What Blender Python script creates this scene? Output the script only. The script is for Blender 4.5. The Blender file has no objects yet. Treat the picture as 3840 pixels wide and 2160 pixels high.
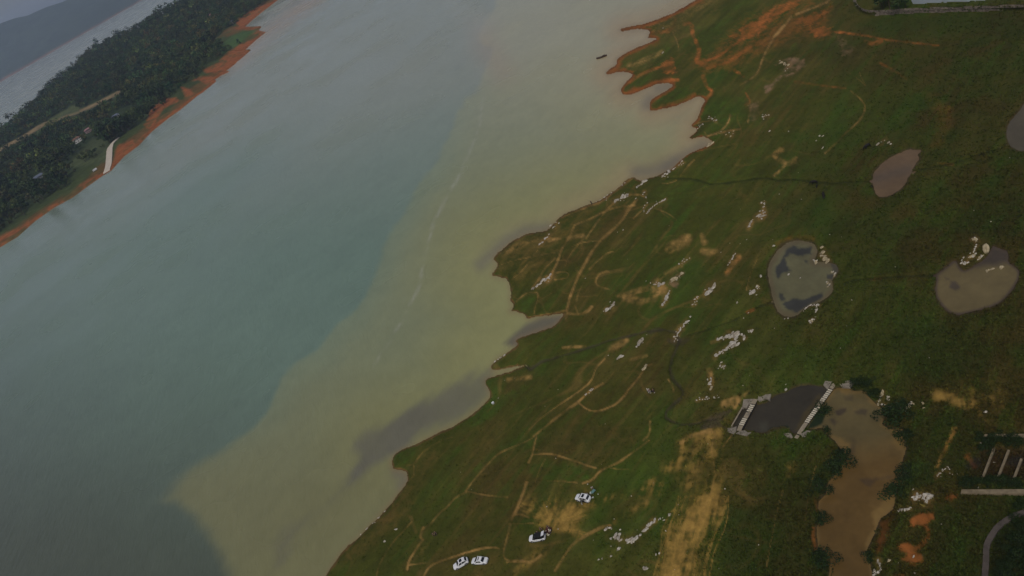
import bpy, bmesh, math, random
import numpy as np
from mathutils import Vector, Matrix

rng = np.random.default_rng(7)
random.seed(7)
scene = bpy.context.scene
C = scene.collection
rad = math.radians

# ------------------------------------------------------------------ camera, sky, sun, exposure
CAM_H, PITCH, ROLL, FPX = 150.0, rad(30.3), rad(30.0), 2929.0     # metres, tilt down, roll, focal length in photo pixels (3840 wide)
ct, st, cr, sr = math.cos(PITCH), math.sin(PITCH), math.cos(ROLL), math.sin(ROLL)
right0, up0, fwd = Vector((1, 0, 0)), Vector((0, st, ct)), Vector((0, ct, -st))
cam = bpy.data.objects.new('camera', bpy.data.cameras.new('camera'))
C.objects.link(cam)
cx, cy, cz = cr * right0 - sr * up0, sr * right0 + cr * up0, -fwd
cam.matrix_world = Matrix(((cx.x, cy.x, cz.x, 0), (cx.y, cy.y, cz.y, 0), (cx.z, cy.z, cz.z, CAM_H), (0, 0, 0, 1)))
cam.data.sensor_width = 36.0
cam.data.lens = 36.0 * FPX / 3840.0
cam.data.clip_start, cam.data.clip_end = 1.0, 60000.0
scene.camera = cam

SUN_EL, SUN_AZ = rad(52), rad(205)
world = bpy.data.worlds.new('World')
scene.world = world
world.use_nodes = True
wn, wl = world.node_tree.nodes, world.node_tree.links
wn.clear()
wo = wn.new('ShaderNodeOutputWorld')
bg = wn.new('ShaderNodeBackground')
sky = wn.new('ShaderNodeTexSky')
sky.sky_type = 'NISHITA'
sky.sun_disc = False
sky.sun_elevation, sky.sun_rotation = SUN_EL, SUN_AZ
sky.altitude = 300
sky.air_density, sky.dust_density, sky.ozone_density = 1.0, 4.0, 1.0
hs = wn.new('ShaderNodeHueSaturation')
hs.inputs['Saturation'].default_value = 0.62
wl.new(sky.outputs[0], hs.inputs['Color'])
wl.new(hs.outputs[0], bg.inputs['Color'])
bg.inputs['Strength'].default_value = 0.078
wl.new(bg.outputs[0], wo.inputs['Surface'])

sd_ = bpy.data.lights.new('sun', 'SUN')
sd_.energy, sd_.angle, sd_.color = 1.4, rad(11), (1.0, 0.95, 0.87)
sun = bpy.data.objects.new('sun', sd_)
C.objects.link(sun)
sdir = Vector((math.sin(SUN_AZ) * math.cos(SUN_EL), math.cos(SUN_AZ) * math.cos(SUN_EL), math.sin(SUN_EL)))
sun.rotation_euler = (-sdir).to_track_quat('-Z', 'Y').to_euler()
sun.location = (0, -50, 400)
scene.view_settings.view_transform = 'Standard'
scene.view_settings.look = 'None'
scene.view_settings.exposure = -0.15
scene.view_settings.gamma = 1.0
scene.view_settings.use_curve_mapping = False
scene.cycles.volume_bounces = 1
scene.cycles.max_bounces = 6
scene.cycles.use_denoising = True

# ------------------------------------------------------------------ photo pixel <-> world
def rays(px, py):
    dx, dy = np.asarray(px, float) - 1920.0, np.asarray(py, float) - 1080.0
    R, U = cr * dx - sr * dy, -sr * dx - cr * dy
    return R, U * st + FPX * ct, U * ct - FPX * st

def P(px, py, h=0.0):
    x, y, z = rays(px, py)
    t = (h - CAM_H) / z
    return x * t, y * t, (np.zeros_like(t) + h)

def proj(x, y, z):
    dep = y * ct - (z - CAM_H) * st
    U = FPX * (y * st + (z - CAM_H) * ct) / dep
    R = FPX * x / dep
    return 1920 + cr * R - sr * U, 1080 - sr * R - cr * U, dep

ZN = {'Z1': (0, 0, .69009), 'Z2': (2200, 0, .41398), 'Z3': (2940, 0, .41398), 'Z4': (1800, 600, .41398), 'Z5': (2500, 500, .41398),
      'Z6': (3100, 500, .34499), 'Z7': (1450, 1200, .41398), 'Z8': (2300, 1200, .41398), 'Y1': (2700, 1350, .27599),
      'Y2': (3240, 1350, .27599), 'Y3': (3240, 1760, .27599), 'Y4': (2700, 1560, .41398), 'Y5': (1900, 1560, .41398),
      'Y6': (1200, 1560, .41398), 'W1': (2500, 900, .41398), 'W2': (3240, 850, .27599), 'W3': (2700, 1380, .19324),
      'W4': (2950, 1400, .17943), 'W5': (0, 300, .34507), 'W6': (400, 0, .345), 'W7': (3600, 1600, .19324), 'V1': (2100, 0, .7455),
      'V2': (0, 1080, .74534), 'V3': (900, 0, .69025), 'V4': (1900, 1080, .75311), 'F': (0, 0, 1.49068), 'S': (0, 0, 1.0),
      'A8': (1660, 1940, .1518), 'A7': (2120, 1800, .06903), 'B7': (1950, 1950, .08973), 'B8': (2400, 1430, .04831), 'B5': (1600, 1980, .04141)}

def q(z, pts):
    x0, y0, s = ZN[z]
    return [(x0 + p[0] * s, y0 + p[1] * s) for p in pts]

# ------------------------------------------------------------------ numpy helpers
def smooth(a, b, v):
    t = np.clip((v - a) / (b - a), 0, 1)
    return t * t * (3 - 2 * t)

def seg_dist(X, Y, pts, closed=False):
    d = np.full(X.shape, 1e12)
    n = len(pts)
    for i in range(n if closed else n - 1):
        ax, ay = pts[i]
        bx, by = pts[(i + 1) % n]
        ex, ey = bx - ax, by - ay
        L = ex * ex + ey * ey + 1e-9
        t = np.clip(((X - ax) * ex + (Y - ay) * ey) / L, 0, 1)
        d = np.minimum(d, (X - ax - t * ex) ** 2 + (Y - ay - t * ey) ** 2)
    return np.sqrt(d)

def chaikin(pts, n=2, closed=False):
    for _ in range(n):
        o = [] if closed else [pts[0]]
        m = len(pts)
        for i in range(m if closed else m - 1):
            a, b = pts[i], pts[(i + 1) % m]
            o += [(a[0] * .75 + b[0] * .25, a[1] * .75 + b[1] * .25), (a[0] * .25 + b[0] * .75, a[1] * .25 + b[1] * .75)]
        if not closed: o.append(pts[-1])
        pts = o
    return pts

def inside(X, Y, pts):
    r = np.zeros(X.shape, bool)
    n = len(pts)
    for i in range(n):
        ax, ay = pts[i]
        bx, by = pts[(i + 1) % n]
        if ay == by:
            continue
        c = ((ay > Y) != (by > Y)) & (X < (bx - ax) * (Y - ay) / (by - ay) + ax)
        r ^= c
    return r

def local(X, Y, pts, R, fn, far):
    xs, ys = [p[0] for p in pts], [p[1] for p in pts]
    m = (X > min(xs) - R) & (X < max(xs) + R) & (Y > min(ys) - R) & (Y < max(ys) + R)
    out = np.full(X.shape, far, float)
    if m.any():
        out[m] = fn(X[m], Y[m])
    return out

def line_dist(X, Y, pts, R):
    return local(X, Y, pts, R, lambda a, b: seg_dist(a, b, pts), R)

def poly_sd(X, Y, pts, R):
    return local(X, Y, pts, R, lambda a, b: np.where(inside(a, b, pts), 1, -1) * seg_dist(a, b, pts, True), -R)

def hash2(i, j, k):
    n = (i.astype(np.int64) * 374761393 + j.astype(np.int64) * 668265263 + k * 2147483647) & 0x7fffffff
    n = ((n ^ (n >> 13)) * 1274126177) & 0x7fffffff
    return ((n ^ (n >> 16)) & 0xffff) / 65535.0

def vnoise(x, y, k=0):
    i, j = np.floor(x), np.floor(y)
    u, v = x - i, y - j
    u, v = u * u * (3 - 2 * u), v * v * (3 - 2 * v)
    a, b = hash2(i, j, k), hash2(i + 1, j, k)
    c, d = hash2(i, j + 1, k), hash2(i + 1, j + 1, k)
    return (a * (1 - u) + b * u) * (1 - v) + (c * (1 - u) + d * u) * v

def fbm(x, y, k=0, o=4):
    s, a, t = 0, 1.0, 0
    for n in range(o):
        s = s + a * vnoise(x * 2 ** n + 17.3 * n, y * 2 ** n - 9.1 * n, k + n)
        t += a
        a *= .55
    return s / t - .5          # about -0.5 .. 0.5

def mixc(col, c, m):
    m = np.clip(m, 0, 1)[..., None]
    return col * (1 - m) + np.asarray(c) * m

# ------------------------------------------------------------------ object helpers
def tag(o, label=None, cat=None, group=None, kind=None):
    if label: o['label'] = label
    if cat: o['category'] = cat
    if group: o['group'] = group
    if kind: o['kind'] = kind
    return o

def link(name, mesh, mat=None, parent=None):
    if mat and not mesh.materials:
        mesh.materials.append(mat)
    o = bpy.data.objects.new(name, mesh)
    C.objects.link(o)
    if parent: o.parent = parent
    return o

def empty(name, loc=(0, 0, 0), rz=0.0):
    o = bpy.data.objects.new(name, None)
    o.empty_display_size = .3
    C.objects.link(o)
    o.location = loc
    o.rotation_euler = (0, 0, rz)
    return o

def np_mesh(name, V, Q, smooth_=True, col=None, attr='tint'):
    """V (n,3); Q (m,k) faces of k corners"""
    me = bpy.data.meshes.new(name)
    V = np.ascontiguousarray(V, np.float32)
    Q = np.ascontiguousarray(Q, np.int32)
    me.vertices.add(len(V))
    me.vertices.foreach_set('co', V.ravel())
    m, k = Q.shape
    me.loops.add(m * k)
    me.loops.foreach_set('vertex_index', Q.ravel())
    me.polygons.add(m)
    me.polygons.foreach_set('loop_start', np.arange(0, m * k, k, dtype=np.int32))
    me.polygons.foreach_set('loop_total', np.full(m, k, np.int32))
    me.update(calc_edges=True)
    if smooth_:
        me.polygons.foreach_set('use_smooth', np.ones(m, bool))
    if col is not None:
        ca = me.color_attributes.new(attr, 'FLOAT_COLOR', 'POINT')
        c4 = np.ones((len(V), 4), np.float32)
        c4[:, :col.shape[1]] = col
        ca.data.foreach_set('color', c4.ravel())
    me.validate()
    return me

def grid_faces(ny, nx, keep=None):
    a = np.arange(ny * nx).reshape(ny, nx)
    f = np.stack([a[:-1, :-1], a[1:, :-1], a[1:, 1:], a[:-1, 1:]], -1).reshape(-1, 4)
    if keep is not None:
        k = keep[:-1, :-1] & keep[1:, :-1] & keep[1:, 1:] & keep[:-1, 1:]
        f = f[k.ravel()]
    return f

def compact(V, F, col=None):
    u, inv = np.unique(F, return_inverse=True)
    return V[u], inv.reshape(F.shape), (col[u] if col is not None else None)

# ------------------------------------------------------------------ materials
def new_mat(name):
    m = bpy.data.materials.new(name)
    m.use_nodes = True
    n, l = m.node_tree.nodes, m.node_tree.links
    b = n['Principled BSDF']
    return m, n, l, b

def add_noise(n, l, scale, detail=4, rough=.6, coord='Object', vec=None):
    t = n.new('ShaderNodeTexNoise')
    t.inputs['Scale'].default_value = scale
    t.inputs['Detail'].default_value = detail
    t.inputs['Roughness'].default_value = rough
    if vec is None:
        tc = n.new('ShaderNodeTexCoord')
        vec = tc.outputs[coord]
    l.new(vec, t.inputs['Vector'])
    return t

def simple_mat(name, col, rough=.6, var=.25, scale=3.0, bump=.0, metal=0.0, spec=.3, col2=None, bscale=None, coat=0.0):
    m, n, l, b = new_mat(name)
    t = add_noise(n, l, scale)
    r = n.new('ShaderNodeValToRGB')
    r.color_ramp.elements[0].position, r.color_ramp.elements[1].position = .3, .7
    c2 = col2 or tuple(min(1, c * (1 + var)) for c in col)
    r.color_ramp.elements[0].color = (*[c * (1 - var) for c in col], 1) if not col2 else (*col, 1)
    r.color_ramp.elements[1].color = (*c2, 1)
    l.new(t.outputs['Fac'], r.inputs['Fac'])
    l.new(r.outputs['Color'], b.inputs['Base Color'])
    b.inputs['Roughness'].default_value = rough
    b.inputs['Metallic'].default_value = metal
    b.inputs['Specular IOR Level'].default_value = spec
    b.inputs['Coat Weight'].default_value = coat
    if bump:
        t2 = add_noise(n, l, bscale or scale * 4, 5)
        bp = n.new('ShaderNodeBump')
        bp.inputs['Strength'].default_value = bump
        bp.inputs['Distance'].default_value = .1
        l.new(t2.outputs['Fac'], bp.inputs['Height'])
        l.new(bp.outputs['Normal'], b.inputs['Normal'])
    return m

def attr_mat(name, rough=.95, spec=.1, var=.35, scale=2.0, bump=.5, bdist=.25, bscale=1.2, trans=0.0):
    """base colour from the mesh's own tint attribute, broken up by fine procedural noise"""
    m, n, l, b = new_mat(name)
    a = n.new('ShaderNodeAttribute')
    a.attribute_name = 'tint'
    t = add_noise(n, l, scale, 5, .7)
    mr = n.new('ShaderNodeMapRange')
    mr.inputs['From Min'].default_value, mr.inputs['From Max'].default_value = .3, .7
    mr.inputs['To Min'].default_value, mr.inputs['To Max'].default_value = 1 - var, 1 + var
    l.new(t.outputs['Fac'], mr.inputs['Value'])
    vm = n.new('ShaderNodeVectorMath')
    vm.operation = 'MULTIPLY'
    l.new(a.outputs['Color'], vm.inputs[0])
    l.new(mr.outputs[0], vm.inputs[1])
    l.new(vm.outputs[0], b.inputs['Base Color'])
    b.inputs['Roughness'].default_value = rough
    b.inputs['Specular IOR Level'].default_value = spec
    if bump:
        t2 = add_noise(n, l, bscale, 6, .65)
        bp = n.new('ShaderNodeBump')
        bp.inputs['Strength'].default_value = bump
        bp.inputs['Distance'].default_value = bdist
        l.new(t2.outputs['Fac'], bp.inputs['Height'])
        l.new(bp.outputs['Normal'], b.inputs['Normal'])
    return m

def water_mat(name, rough=.12, wave=.5, scale=.55, stretch=(1, 1, 1), rz=0.0, dist=.12):
    m, n, l, b = new_mat(name)
    a = n.new('ShaderNodeAttribute')
    a.attribute_name = 'tint'
    l.new(a.outputs['Color'], b.inputs['Base Color'])
    b.inputs['IOR'].default_value = 1.33
    rn = add_noise(n, l, .012, 3)
    rm = n.new('ShaderNodeMapRange')
    rm.inputs['From Min'].default_value, rm.inputs['From Max'].default_value = .35, .65
    rm.inputs['To Min'].default_value, rm.inputs['To Max'].default_value = rough * .6, rough * 1.8
    l.new(rn.outputs['Fac'], rm.inputs['Value'])
    l.new(rm.outputs[0], b.inputs['Roughness'])
    tc = n.new('ShaderNodeTexCoord')
    mp = n.new('ShaderNodeMapping')
    mp.inputs['Rotation'].default_value = (0, 0, rz)
    mp.inputs['Scale'].default_value = stretch
    l.new(tc.outputs['Object'], mp.inputs['Vector'])
    t = add_noise(n, l, scale, 4, .6, vec=mp.outputs[0])
    bp = n.new('ShaderNodeBump')
    bp.inputs['Strength'].default_value = wave
    bp.inputs['Distance'].default_value = dist
    l.new(t.outputs['Fac'], bp.inputs['Height'])
    l.new(bp.outputs['Normal'], b.inputs['Normal'])
    return m

M = {}
M['land'] = attr_mat('grass_and_soil', var=.16, scale=1.6, bump=.6, bdist=.3, bscale=.9)
M['leaf'] = attr_mat('leaves', rough=.8, spec=.15, var=.25, scale=3, bump=0)
M['far'] = attr_mat('island_ground', var=.35, scale=.12, bump=.6, bdist=2.0, bscale=.1)
M['hill'] = attr_mat('far_hill_forest', var=.35, scale=.01, bump=.7, bdist=12.0, bscale=.012)
M['tuft'] = attr_mat('grass_blades', rough=.85, spec=.12, var=.1, scale=3, bump=0)
M['lake'] = water_mat('lake_water', rough=.18, wave=1.0, scale=.42, stretch=(1.0, .30, 1), rz=rad(-38), dist=.24)
M['pond'] = water_mat('pond_water', rough=.12, wave=.12, scale=.6)
M['bark'] = simple_mat('bark', (.06, .045, .03), .95, .3, 4)
M['rock'] = simple_mat('limestone', (.20, .17, .125), .9, .3, 1.6, .8, col2=(.64, .585, .50), bscale=3.0)
M['rock_warm'] = simple_mat('ochre_limestone', (.16, .12, .065), .9, .3, 1.6, .8, col2=(.55, .46, .29), bscale=3.0)
M['concrete'] = simple_mat('weathered_concrete', (.22, .18, .125), .9, .2, .9, .3, col2=(.33, .275, .195))
M['concrete_old'] = simple_mat('mossy_concrete', (.13, .10, .06), .9, .25, 1.0, .4, col2=(.235, .185, .115))
M['gap_concrete'] = simple_mat('black_concrete', (.022, .019, .015), .7, .3, 1.0)  # near-black, so the gaps between weir slabs show dark
M['concrete_dark'] = simple_mat('stained_concrete', (.16, .135, .105), .9, .2, 1.2, .4, col2=(.27, .235, .185))
M['concrete_pale'] = simple_mat('pale_step_concrete', (.48, .42, .31), .85, .15, 1.5, .2, col2=(.6, .54, .42))
M['wood_dark'] = simple_mat('wet_timber', (.05, .032, .02), .7, .4, 6, .3)
M['paint_white'] = simple_mat('white_car_paint', (.74, .74, .75), .22, .02, 1, spec=.5, coat=.6)
M['glass_dark'] = simple_mat('tinted_glass', (.012, .014, .016), .06, .1, 1, spec=.6)
M['black_trim'] = simple_mat('black_plastic', (.012, .012, .013), .5, .2, 5)
M['rubber'] = simple_mat('tyre_rubber', (.018, .018, .018), .85, .2, 8)
M['alloy'] = simple_mat('alloy_rim', (.4, .4, .42), .35, .1, 4, metal=.8)
M['lamp_clear'] = simple_mat('headlamp_glass', (.6, .62, .65), .1, .05, 3)
M['lamp_red'] = simple_mat('tail_lamp_glass', (.35, .02, .015), .15, .1, 3)
M['cabin'] = simple_mat('dark_cabin', (.015, .014, .014), .8, .2, 4)
# ------------------------------------------------------------------ where the limestone rocks lie
RC = []          # zone, line points, count, size range in zoom pixels, spread, label, group, warm
def rc(z, pts, n, s0, s1, spread, label, warm=0): RC.append((z, pts, n, s0, s1, spread, label, warm))
rc('Z4', [(545, 770), (580, 730), (625, 680)], 7, 18, 32, 8, 'white rock in the short diagonal row on the headland shore')
rc('Z4', [(640, 600), (670, 620), (690, 570)], 4, 16, 34, 8, 'pale rock at the waterline above the headland')
rc('Z4', [(480, 1170), (560, 1110), (610, 1080), (640, 1035)], 12, 20, 48, 12, 'white rock in the outcrop on the headland path')
rc('Z4', [(1220, 375), (1270, 345), (1335, 320)], 11, 22, 46, 12, 'white rock in the bright outcrop above the terraced paths')
rc('Z4', [(1420, 245), (1490, 195)], 5, 28, 48, 10, 'big white rock of the outcrop nearest the bay shore')
rc('Z4', [(1665, 150), (1712, 108)], 5, 22, 38, 8, 'white rock standing at the ditch mouth on the shore')
rc('Z4', [(1510, 480), (1580, 410), (1680, 355)], 14, 15, 25, 4, 'white rock in the long straight row on bright grass')
rc('Z4', [(1750, 80), (1800, 40), (1830, 10)], 5, 15, 26, 8, 'pale rock on the shore above the ditch mouth')
rc('Z4', [(1060, 385), (1200, 290), (1310, 200)], 9, 12, 20, 6, 'small pale rock along the tan strip of shore')
rc('Z4', [(1490, 290), (1510, 400), (1490, 430)], 4, 16, 24, 8, 'pale rock beside the narrow path near the bright outcrop')
rc('Z4', [(1410, 350)], 1, 22, 23, 0, 'single round white rock at the top of the widest path')
rc('Z4', [(1300, 635), (1245, 655)], 2, 16, 26, 2, 'pale rock alone on the dark terrace grass')
rc('Z4', [(1600, 1120), (1660, 1130)], 5, 26, 46, 10, 'pale rock on the orange soil below the brown mound', 0)
rc('Z4', [(1740, 1100), (1785, 1060), (1820, 1030)], 5, 44, 80, 10, 'big pinkish slab of rock left of the heart shaped pond', 1)
rc('Z4', [(1655, 1315), (1680, 1275), (1690, 1230), (1715, 1190)], 7, 20, 46, 6, 'white rock in the row below the pinkish slab')
rc('Z4', [(1160, 1360), (1225, 1300)], 5, 22, 42, 8, 'white rock in the small outcrop right of the path junction')
rc('Z4', [(2060, 1210), (2120, 1155)], 5, 38, 66, 10, 'tall white rock of the twin outcrop left of the heart shaped pond')
rc('Z4', [(1925, 1310), (1955, 1310), (1940, 1270), (1970, 1245)], 5, 15, 22, 4, 'small white rock trailing below the twin outcrop')
rc('Z4', [(1830, 940), (1870, 910), (1900, 890)], 4, 14, 24, 4, 'small pale rock in the line above the pinkish slab')
rc('Z5', [(740, 850), (775, 800)], 5, 18, 36, 8, 'pale rock at the lower end of the stony line above the heart pond')
rc('Z5', [(825, 760), (840, 735), (870, 745), (870, 700)], 8, 20, 40, 10, 'pale rock in the middle of the stony line above the heart pond')
rc('Z5', [(860, 640), (890, 630), (875, 660)], 4, 18, 32, 6, 'pale rock at the upper end of the stony line above the heart pond')
rc('Z5', [(1385, 25), (1415, 25)], 2, 18, 22, 1, 'white block lying on open grass, upper of the three')
rc('Z5', [(1355, 68)], 1, 16, 18, 0, 'white block lying on open grass, middle of the three')
rc('Z5', [(1412, 135)], 1, 18, 20, 0, 'white block lying on open grass, lowest of the three')
rc('Z5', [(1920, 100), (1990, 60), (2030, 95)], 5, 16, 28, 8, 'greyish rock in the loose group above the oval pond')
rc('Z5', [(1218, 598)], 1, 16, 18, 0, 'small pale stone lying below the two black cattle')
rc('Z5', [(970, 1020)], 1, 22, 24, 0, 'pale stone at the upper left rim of the heart pond')
rc('Z5', [(665, 1000), (725, 963)], 2, 13, 15, 0, 'small pale stone on the grass above the red soil patch')
rc('W1', [(1410, 85), (1400, 145), (1440, 170), (1462, 190)], 9, 26, 50, 14, 'ochre rock in the pile on the heart pond shore', 1)
rc('W1', [(1335, 185), (1345, 205)], 3, 16, 26, 6, 'ochre rock at the tip of the heart pond inlet', 1)
rc('W1', [(1490, 290), (1515, 285), (1525, 320)], 4, 16, 28, 6, 'ochre rock in the dark cove of the heart pond', 1)
rc('W1', [(1445, 380), (1475, 395), (1470, 425)], 6, 16, 30, 10, 'ochre rock on the right shore of the heart pond', 1)
rc('W1', [(1105, 312)], 1, 18, 20, 0, 'larger rock standing in the heart pond water')
rc('W1', [(1210, 345)], 1, 16, 18, 0, 'smaller rock standing in the heart pond water')
rc('W1', [(1240, 640), (1275, 605), (1310, 590), (1380, 590)], 9, 16, 28, 5, 'white rock in the curved row on the lower rim of the heart pond')
rc('W1', [(1355, 630), (1355, 660)], 3, 16, 24, 6, 'ochre rock just below the curved rim row', 1)
rc('W1', [(1320, 725)], 4, 18, 32, 12, 'ochre rock in the small clump below the heart pond', 1)
rc('W1', [(1070, 715), (1100, 710)], 2, 12, 20, 1, 'small white stone below the pointed end of the heart pond')
rc('W1', [(560, 880), (600, 860), (640, 880), (610, 925), (590, 965)], 26, 24, 52, 22, 'bright white rock in the largest outcrop')
rc('W1', [(460, 895), (520, 890)], 6, 14, 26, 8, 'pale rock on the left arm of the largest outcrop')
rc('W1', [(430, 1055), (480, 1025), (520, 1005), (560, 975)], 11, 22, 42, 10, 'white rock in the tail of the largest outcrop')
rc('W1', [(660, 855), (690, 865), (715, 880), (700, 900)], 6, 20, 30, 6, 'pale rock on the right arm of the largest outcrop')
rc('W1', [(760, 825)], 4, 14, 22, 12, 'pale rock in the little group beyond the largest outcrop')
rc('W1', [(72, 915), (100, 850), (140, 790), (185, 730)], 13, 18, 38, 7, 'pale rock in the diagonal row ending at the stream')
rc('W1', [(215, 695)], 1, 18, 20, 0, 'pointed pale stone at the top of the diagonal row')
rc('W1', [(760, 480), (790, 468)], 3, 36, 58, 6, 'white rock of the wedge left of the heart pond')
rc('W1', [(820, 430)], 4, 20, 34, 12, 'ochre rock just above the white wedge', 1)
rc('W1', [(850, 330)], 2, 16, 22, 6, 'pale rock by the left rim of the heart pond')
rc('W1', [(638, 570)], 1, 20, 22, 0, 'single round white rock between the twin outcrop and the pond')
rc('W1', [(740, 660), (697, 708)], 2, 16, 20, 1, 'small pale rock beside the little ditch')
rc('W1', [(555, 225), (590, 170), (622, 125)], 7, 16, 26, 3, 'white rock in the thin leaning row by the orange soil')
rc('W1', [(400, 1340), (398, 1260)], 6, 16, 28, 6, 'ochre rock in the sandy strip above the dark pool', 1)
rc('W1', [(510, 1145)], 6, 14, 26, 14, 'greyish rock in the group below the largest outcrop')
rc('W1', [(1080, 1360), (1080, 1350)], 2, 18, 28, 1, 'pale upright stone on the rim of the dark pool')
rc('Z8', [(225, 225), (260, 185)], 3, 46, 76, 6, 'big white boulder left of the stream')
rc('Z8', [(45, 350), (75, 325)], 3, 30, 50, 5, 'white boulder below the big one left of the stream')
rc('Z8', [(275, 440), (295, 410)], 2, 36, 44, 3, 'pinkish white rock at the upper end of the curved path', 1)
rc('Z8', [(760, 735), (800, 718), (850, 715), (950, 703)], 9, 14, 30, 8, 'pale rock in the line above the downstream mud')
rc('Z8', [(1240, 100)], 2, 18, 26, 8, 'pale rock at the far end of the right arm of the largest outcrop')
rc('Y2', [(250, 440), (235, 480), (210, 560), (195, 590)], 5, 34, 66, 12, 'large ochre rock on the creek bank between the bushes', 1)
rc('Y2', [(315, 495), (340, 550)], 3, 34, 46, 6, 'round pale rock behind the large ochre rocks', 1)
rc('Y2', [(260, 610), (340, 640)], 4, 28, 48, 12, 'pale rock low on the creek bank between the bushes', 1)
rc('Y2', [(570, 660), (620, 625), (665, 595)], 3, 52, 74, 4, 'long pale slab on the grass right of the creek', 1)
rc('Y2', [(800, 585)], 1, 56, 60, 0, 'upper of the two pale boulders right of the long slab', 1)
rc('Y2', [(808, 655)], 1, 70, 76, 0, 'lower and larger of the two boulders right of the long slab', 1)
rc('Y2', [(1650, 705)], 1, 40, 44, 0, 'pale stone at the end of the straw coloured bank')
rc('W2', [(1470, 170), (1530, 165), (1530, 200)], 4, 40, 62, 6, 'ochre rock at the top of the stone arc above the right pond', 1)
rc('W2', [(1525, 255), (1500, 310), (1490, 350)], 6, 26, 42, 6, 'ochre rock in the middle of the stone arc above the right pond', 1)
rc('W2', [(1650, 310)], 1, 84, 88, 0, 'big triangular ochre boulder beside the right pond', 1)
rc('W2', [(1430, 415), (1490, 400)], 4, 34, 50, 6, 'ochre rock at the foot of the stone arc', 1)
rc('W2', [(1345, 425), (1325, 480), (1370, 500), (1420, 470), (1320, 505)], 9, 22, 38, 8, 'small ochre rock on the left shore of the pond inlet', 1)
rc('W2', [(1550, 450), (1590, 410), (1620, 390)], 5, 28, 46, 6, 'ochre rock on the right shore of the pond inlet', 1)
rc('W2', [(1670, 600), (1710, 580), (1750, 575)], 4, 40, 66, 5, 'ochre rock on the left islet in the right pond', 1)
rc('W2', [(1860, 560), (1900, 545)], 3, 44, 60, 5, 'ochre rock on the right islet in the right pond', 1)
rc('Y5', [(950, 1095), (990, 1080), (1030, 1110)], 11, 28, 56, 18, 'white rock in the left half of the outcrop below the parked cars')
rc('Y5', [(1100, 1120), (1140, 1130), (1170, 1105)], 10, 28, 56, 16, 'white rock in the right half of the outcrop below the parked cars')
rc('Y5', [(1018, 1210)], 2, 40, 54, 8, 'pale boulder just below the outcrop below the parked cars')
rc('Y5', [(945, 1270)], 1, 28, 30, 0, 'small pale boulder lowest below the outcrop')
rc('Y5', [(835, 1300), (865, 1292)], 2, 20, 24, 1, 'one of a pair of small stones on the dark grass')
rc('Y5', [(1245, 1380), (1262, 1390)], 3, 34, 46, 8, 'pale rock at the bottom edge near the straw track')
rc('Y5', [(1355, 1255), (1380, 1245)], 2, 20, 28, 2, 'small pale rock on the left side of the straw track')
rc('Y5', [(1250, 1035), (1290, 990), (1335, 950)], 12, 24, 44, 9, 'white rock in the upper arm of the outcrop below the parked cars')
rc('Y5', [(1380, 940), (1412, 925)], 3, 16, 22, 3, 'small white rock trailing off the upper arm')
rc('Y5', [(1480, 895)], 2, 24, 32, 6, 'pale rock lying alone beyond the upper arm')
rc('Y5', [(895, 1025), (940, 1010)], 4, 20, 28, 4, 'pale rock at the end of the sandy path')
rc('Y5', [(1205, 1080)], 2, 22, 30, 6, 'pale rock joining the outcrop to its upper arm')
rc('Y4', [(1760, 750), (1830, 720), (1900, 740), (1840, 770), (1780, 720)], 17, 24, 48, 20, 'white rock in the stone heap right of the creek')
rc('Y4', [(1600, 872), (1640, 850), (1720, 840)], 9, 18, 32, 6, 'pale rock in the row leading from the creek to the stone heap')
rc('Y4', [(1435, 1310), (1455, 1345)], 4, 30, 44, 8, 'white rock of the group at the lower right bank')
rc('Y4', [(1530, 1305)], 2, 34, 44, 10, 'ochre rock right of the group at the lower right bank', 1)
rc('Y4', [(1455, 1385), (1435, 1410), (1395, 1440)], 5, 22, 32, 5, 'pale rock in the row running off the bottom edge')
rc('Y4', [(1615, 1330)], 1, 14, 16, 0, 'small bright stone on the orange soil')
rc('Y4', [(1965, 550), (2000, 515), (2060, 470), (2100, 530)], 9, 16, 26, 8, 'pale rock in the broken arc near the sunken channel')
rc('Y4', [(1750, 660)], 2, 20, 26, 8, 'pale stone just above the stone heap')
rc('Y3', [(672, 1185)], 1, 44, 46, 0, 'thin white upright stone on the orange bank')
rc('Z7', [(1805, 675)], 1, 30, 32, 0, 'white rock where the main path forks')
rc('Z7', [(1845, 640), (1865, 630)], 3, 16, 22, 4, 'small white stone on the path above the fork')
rc('Z7', [(980, 375), (1065, 322)], 4, 16, 28, 3, 'pale stone at the waterline beside the stream mouth')
rc('Y6', [(585, 1135)], 1, 34, 38, 0, 'flat pale stone on the brown shore, lower of two')
rc('Y6', [(690, 1025)], 1, 38, 42, 0, 'flat pale stone on the brown shore, upper of two')
rc('Y6', [(585, 865), (520, 935), (480, 970), (370, 1075)], 5, 14, 20, 3, 'small pale stone on the waterline of the brown shore')
rc('Z2', [(1110, 1065), (1150, 1085), (1165, 1095)], 5, 15, 26, 6, 'white rock on the red shore between the inlets')
rc('Z2', [(1010, 1160), (1050, 1125)], 4, 14, 22, 5, 'pale rock at the red shore waterline')
rc('Z2', [(930, 1150)], 1, 14, 16, 0, 'small white rock standing in the water off the red shore')
rc('Z2', [(1095, 1325), (1140, 1300)], 3, 34, 48, 4, 'pink rock slab at the head of the bay', 1)
rc('Z2', [(1595, 1060), (1645, 1040)], 4, 16, 24, 3, 'white block in the short row on the upper meadow')
rc('Z2', [(1760, 560), (1800, 600), (1830, 590)], 5, 24, 38, 10, 'pale rock in the pinkish rubble of the upper meadow', 1)
rc('Z2', [(690, 475)], 2, 22, 28, 4, 'pale rock on the green spit')
rc('Z2', [(692, 256)], 1, 15, 17, 0, 'pale stone on the orange soil of the upper spit')
rc('Z2', [(1655, 1190)], 1, 20, 22, 0, 'left of two greyish stones on the upper meadow')
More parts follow.
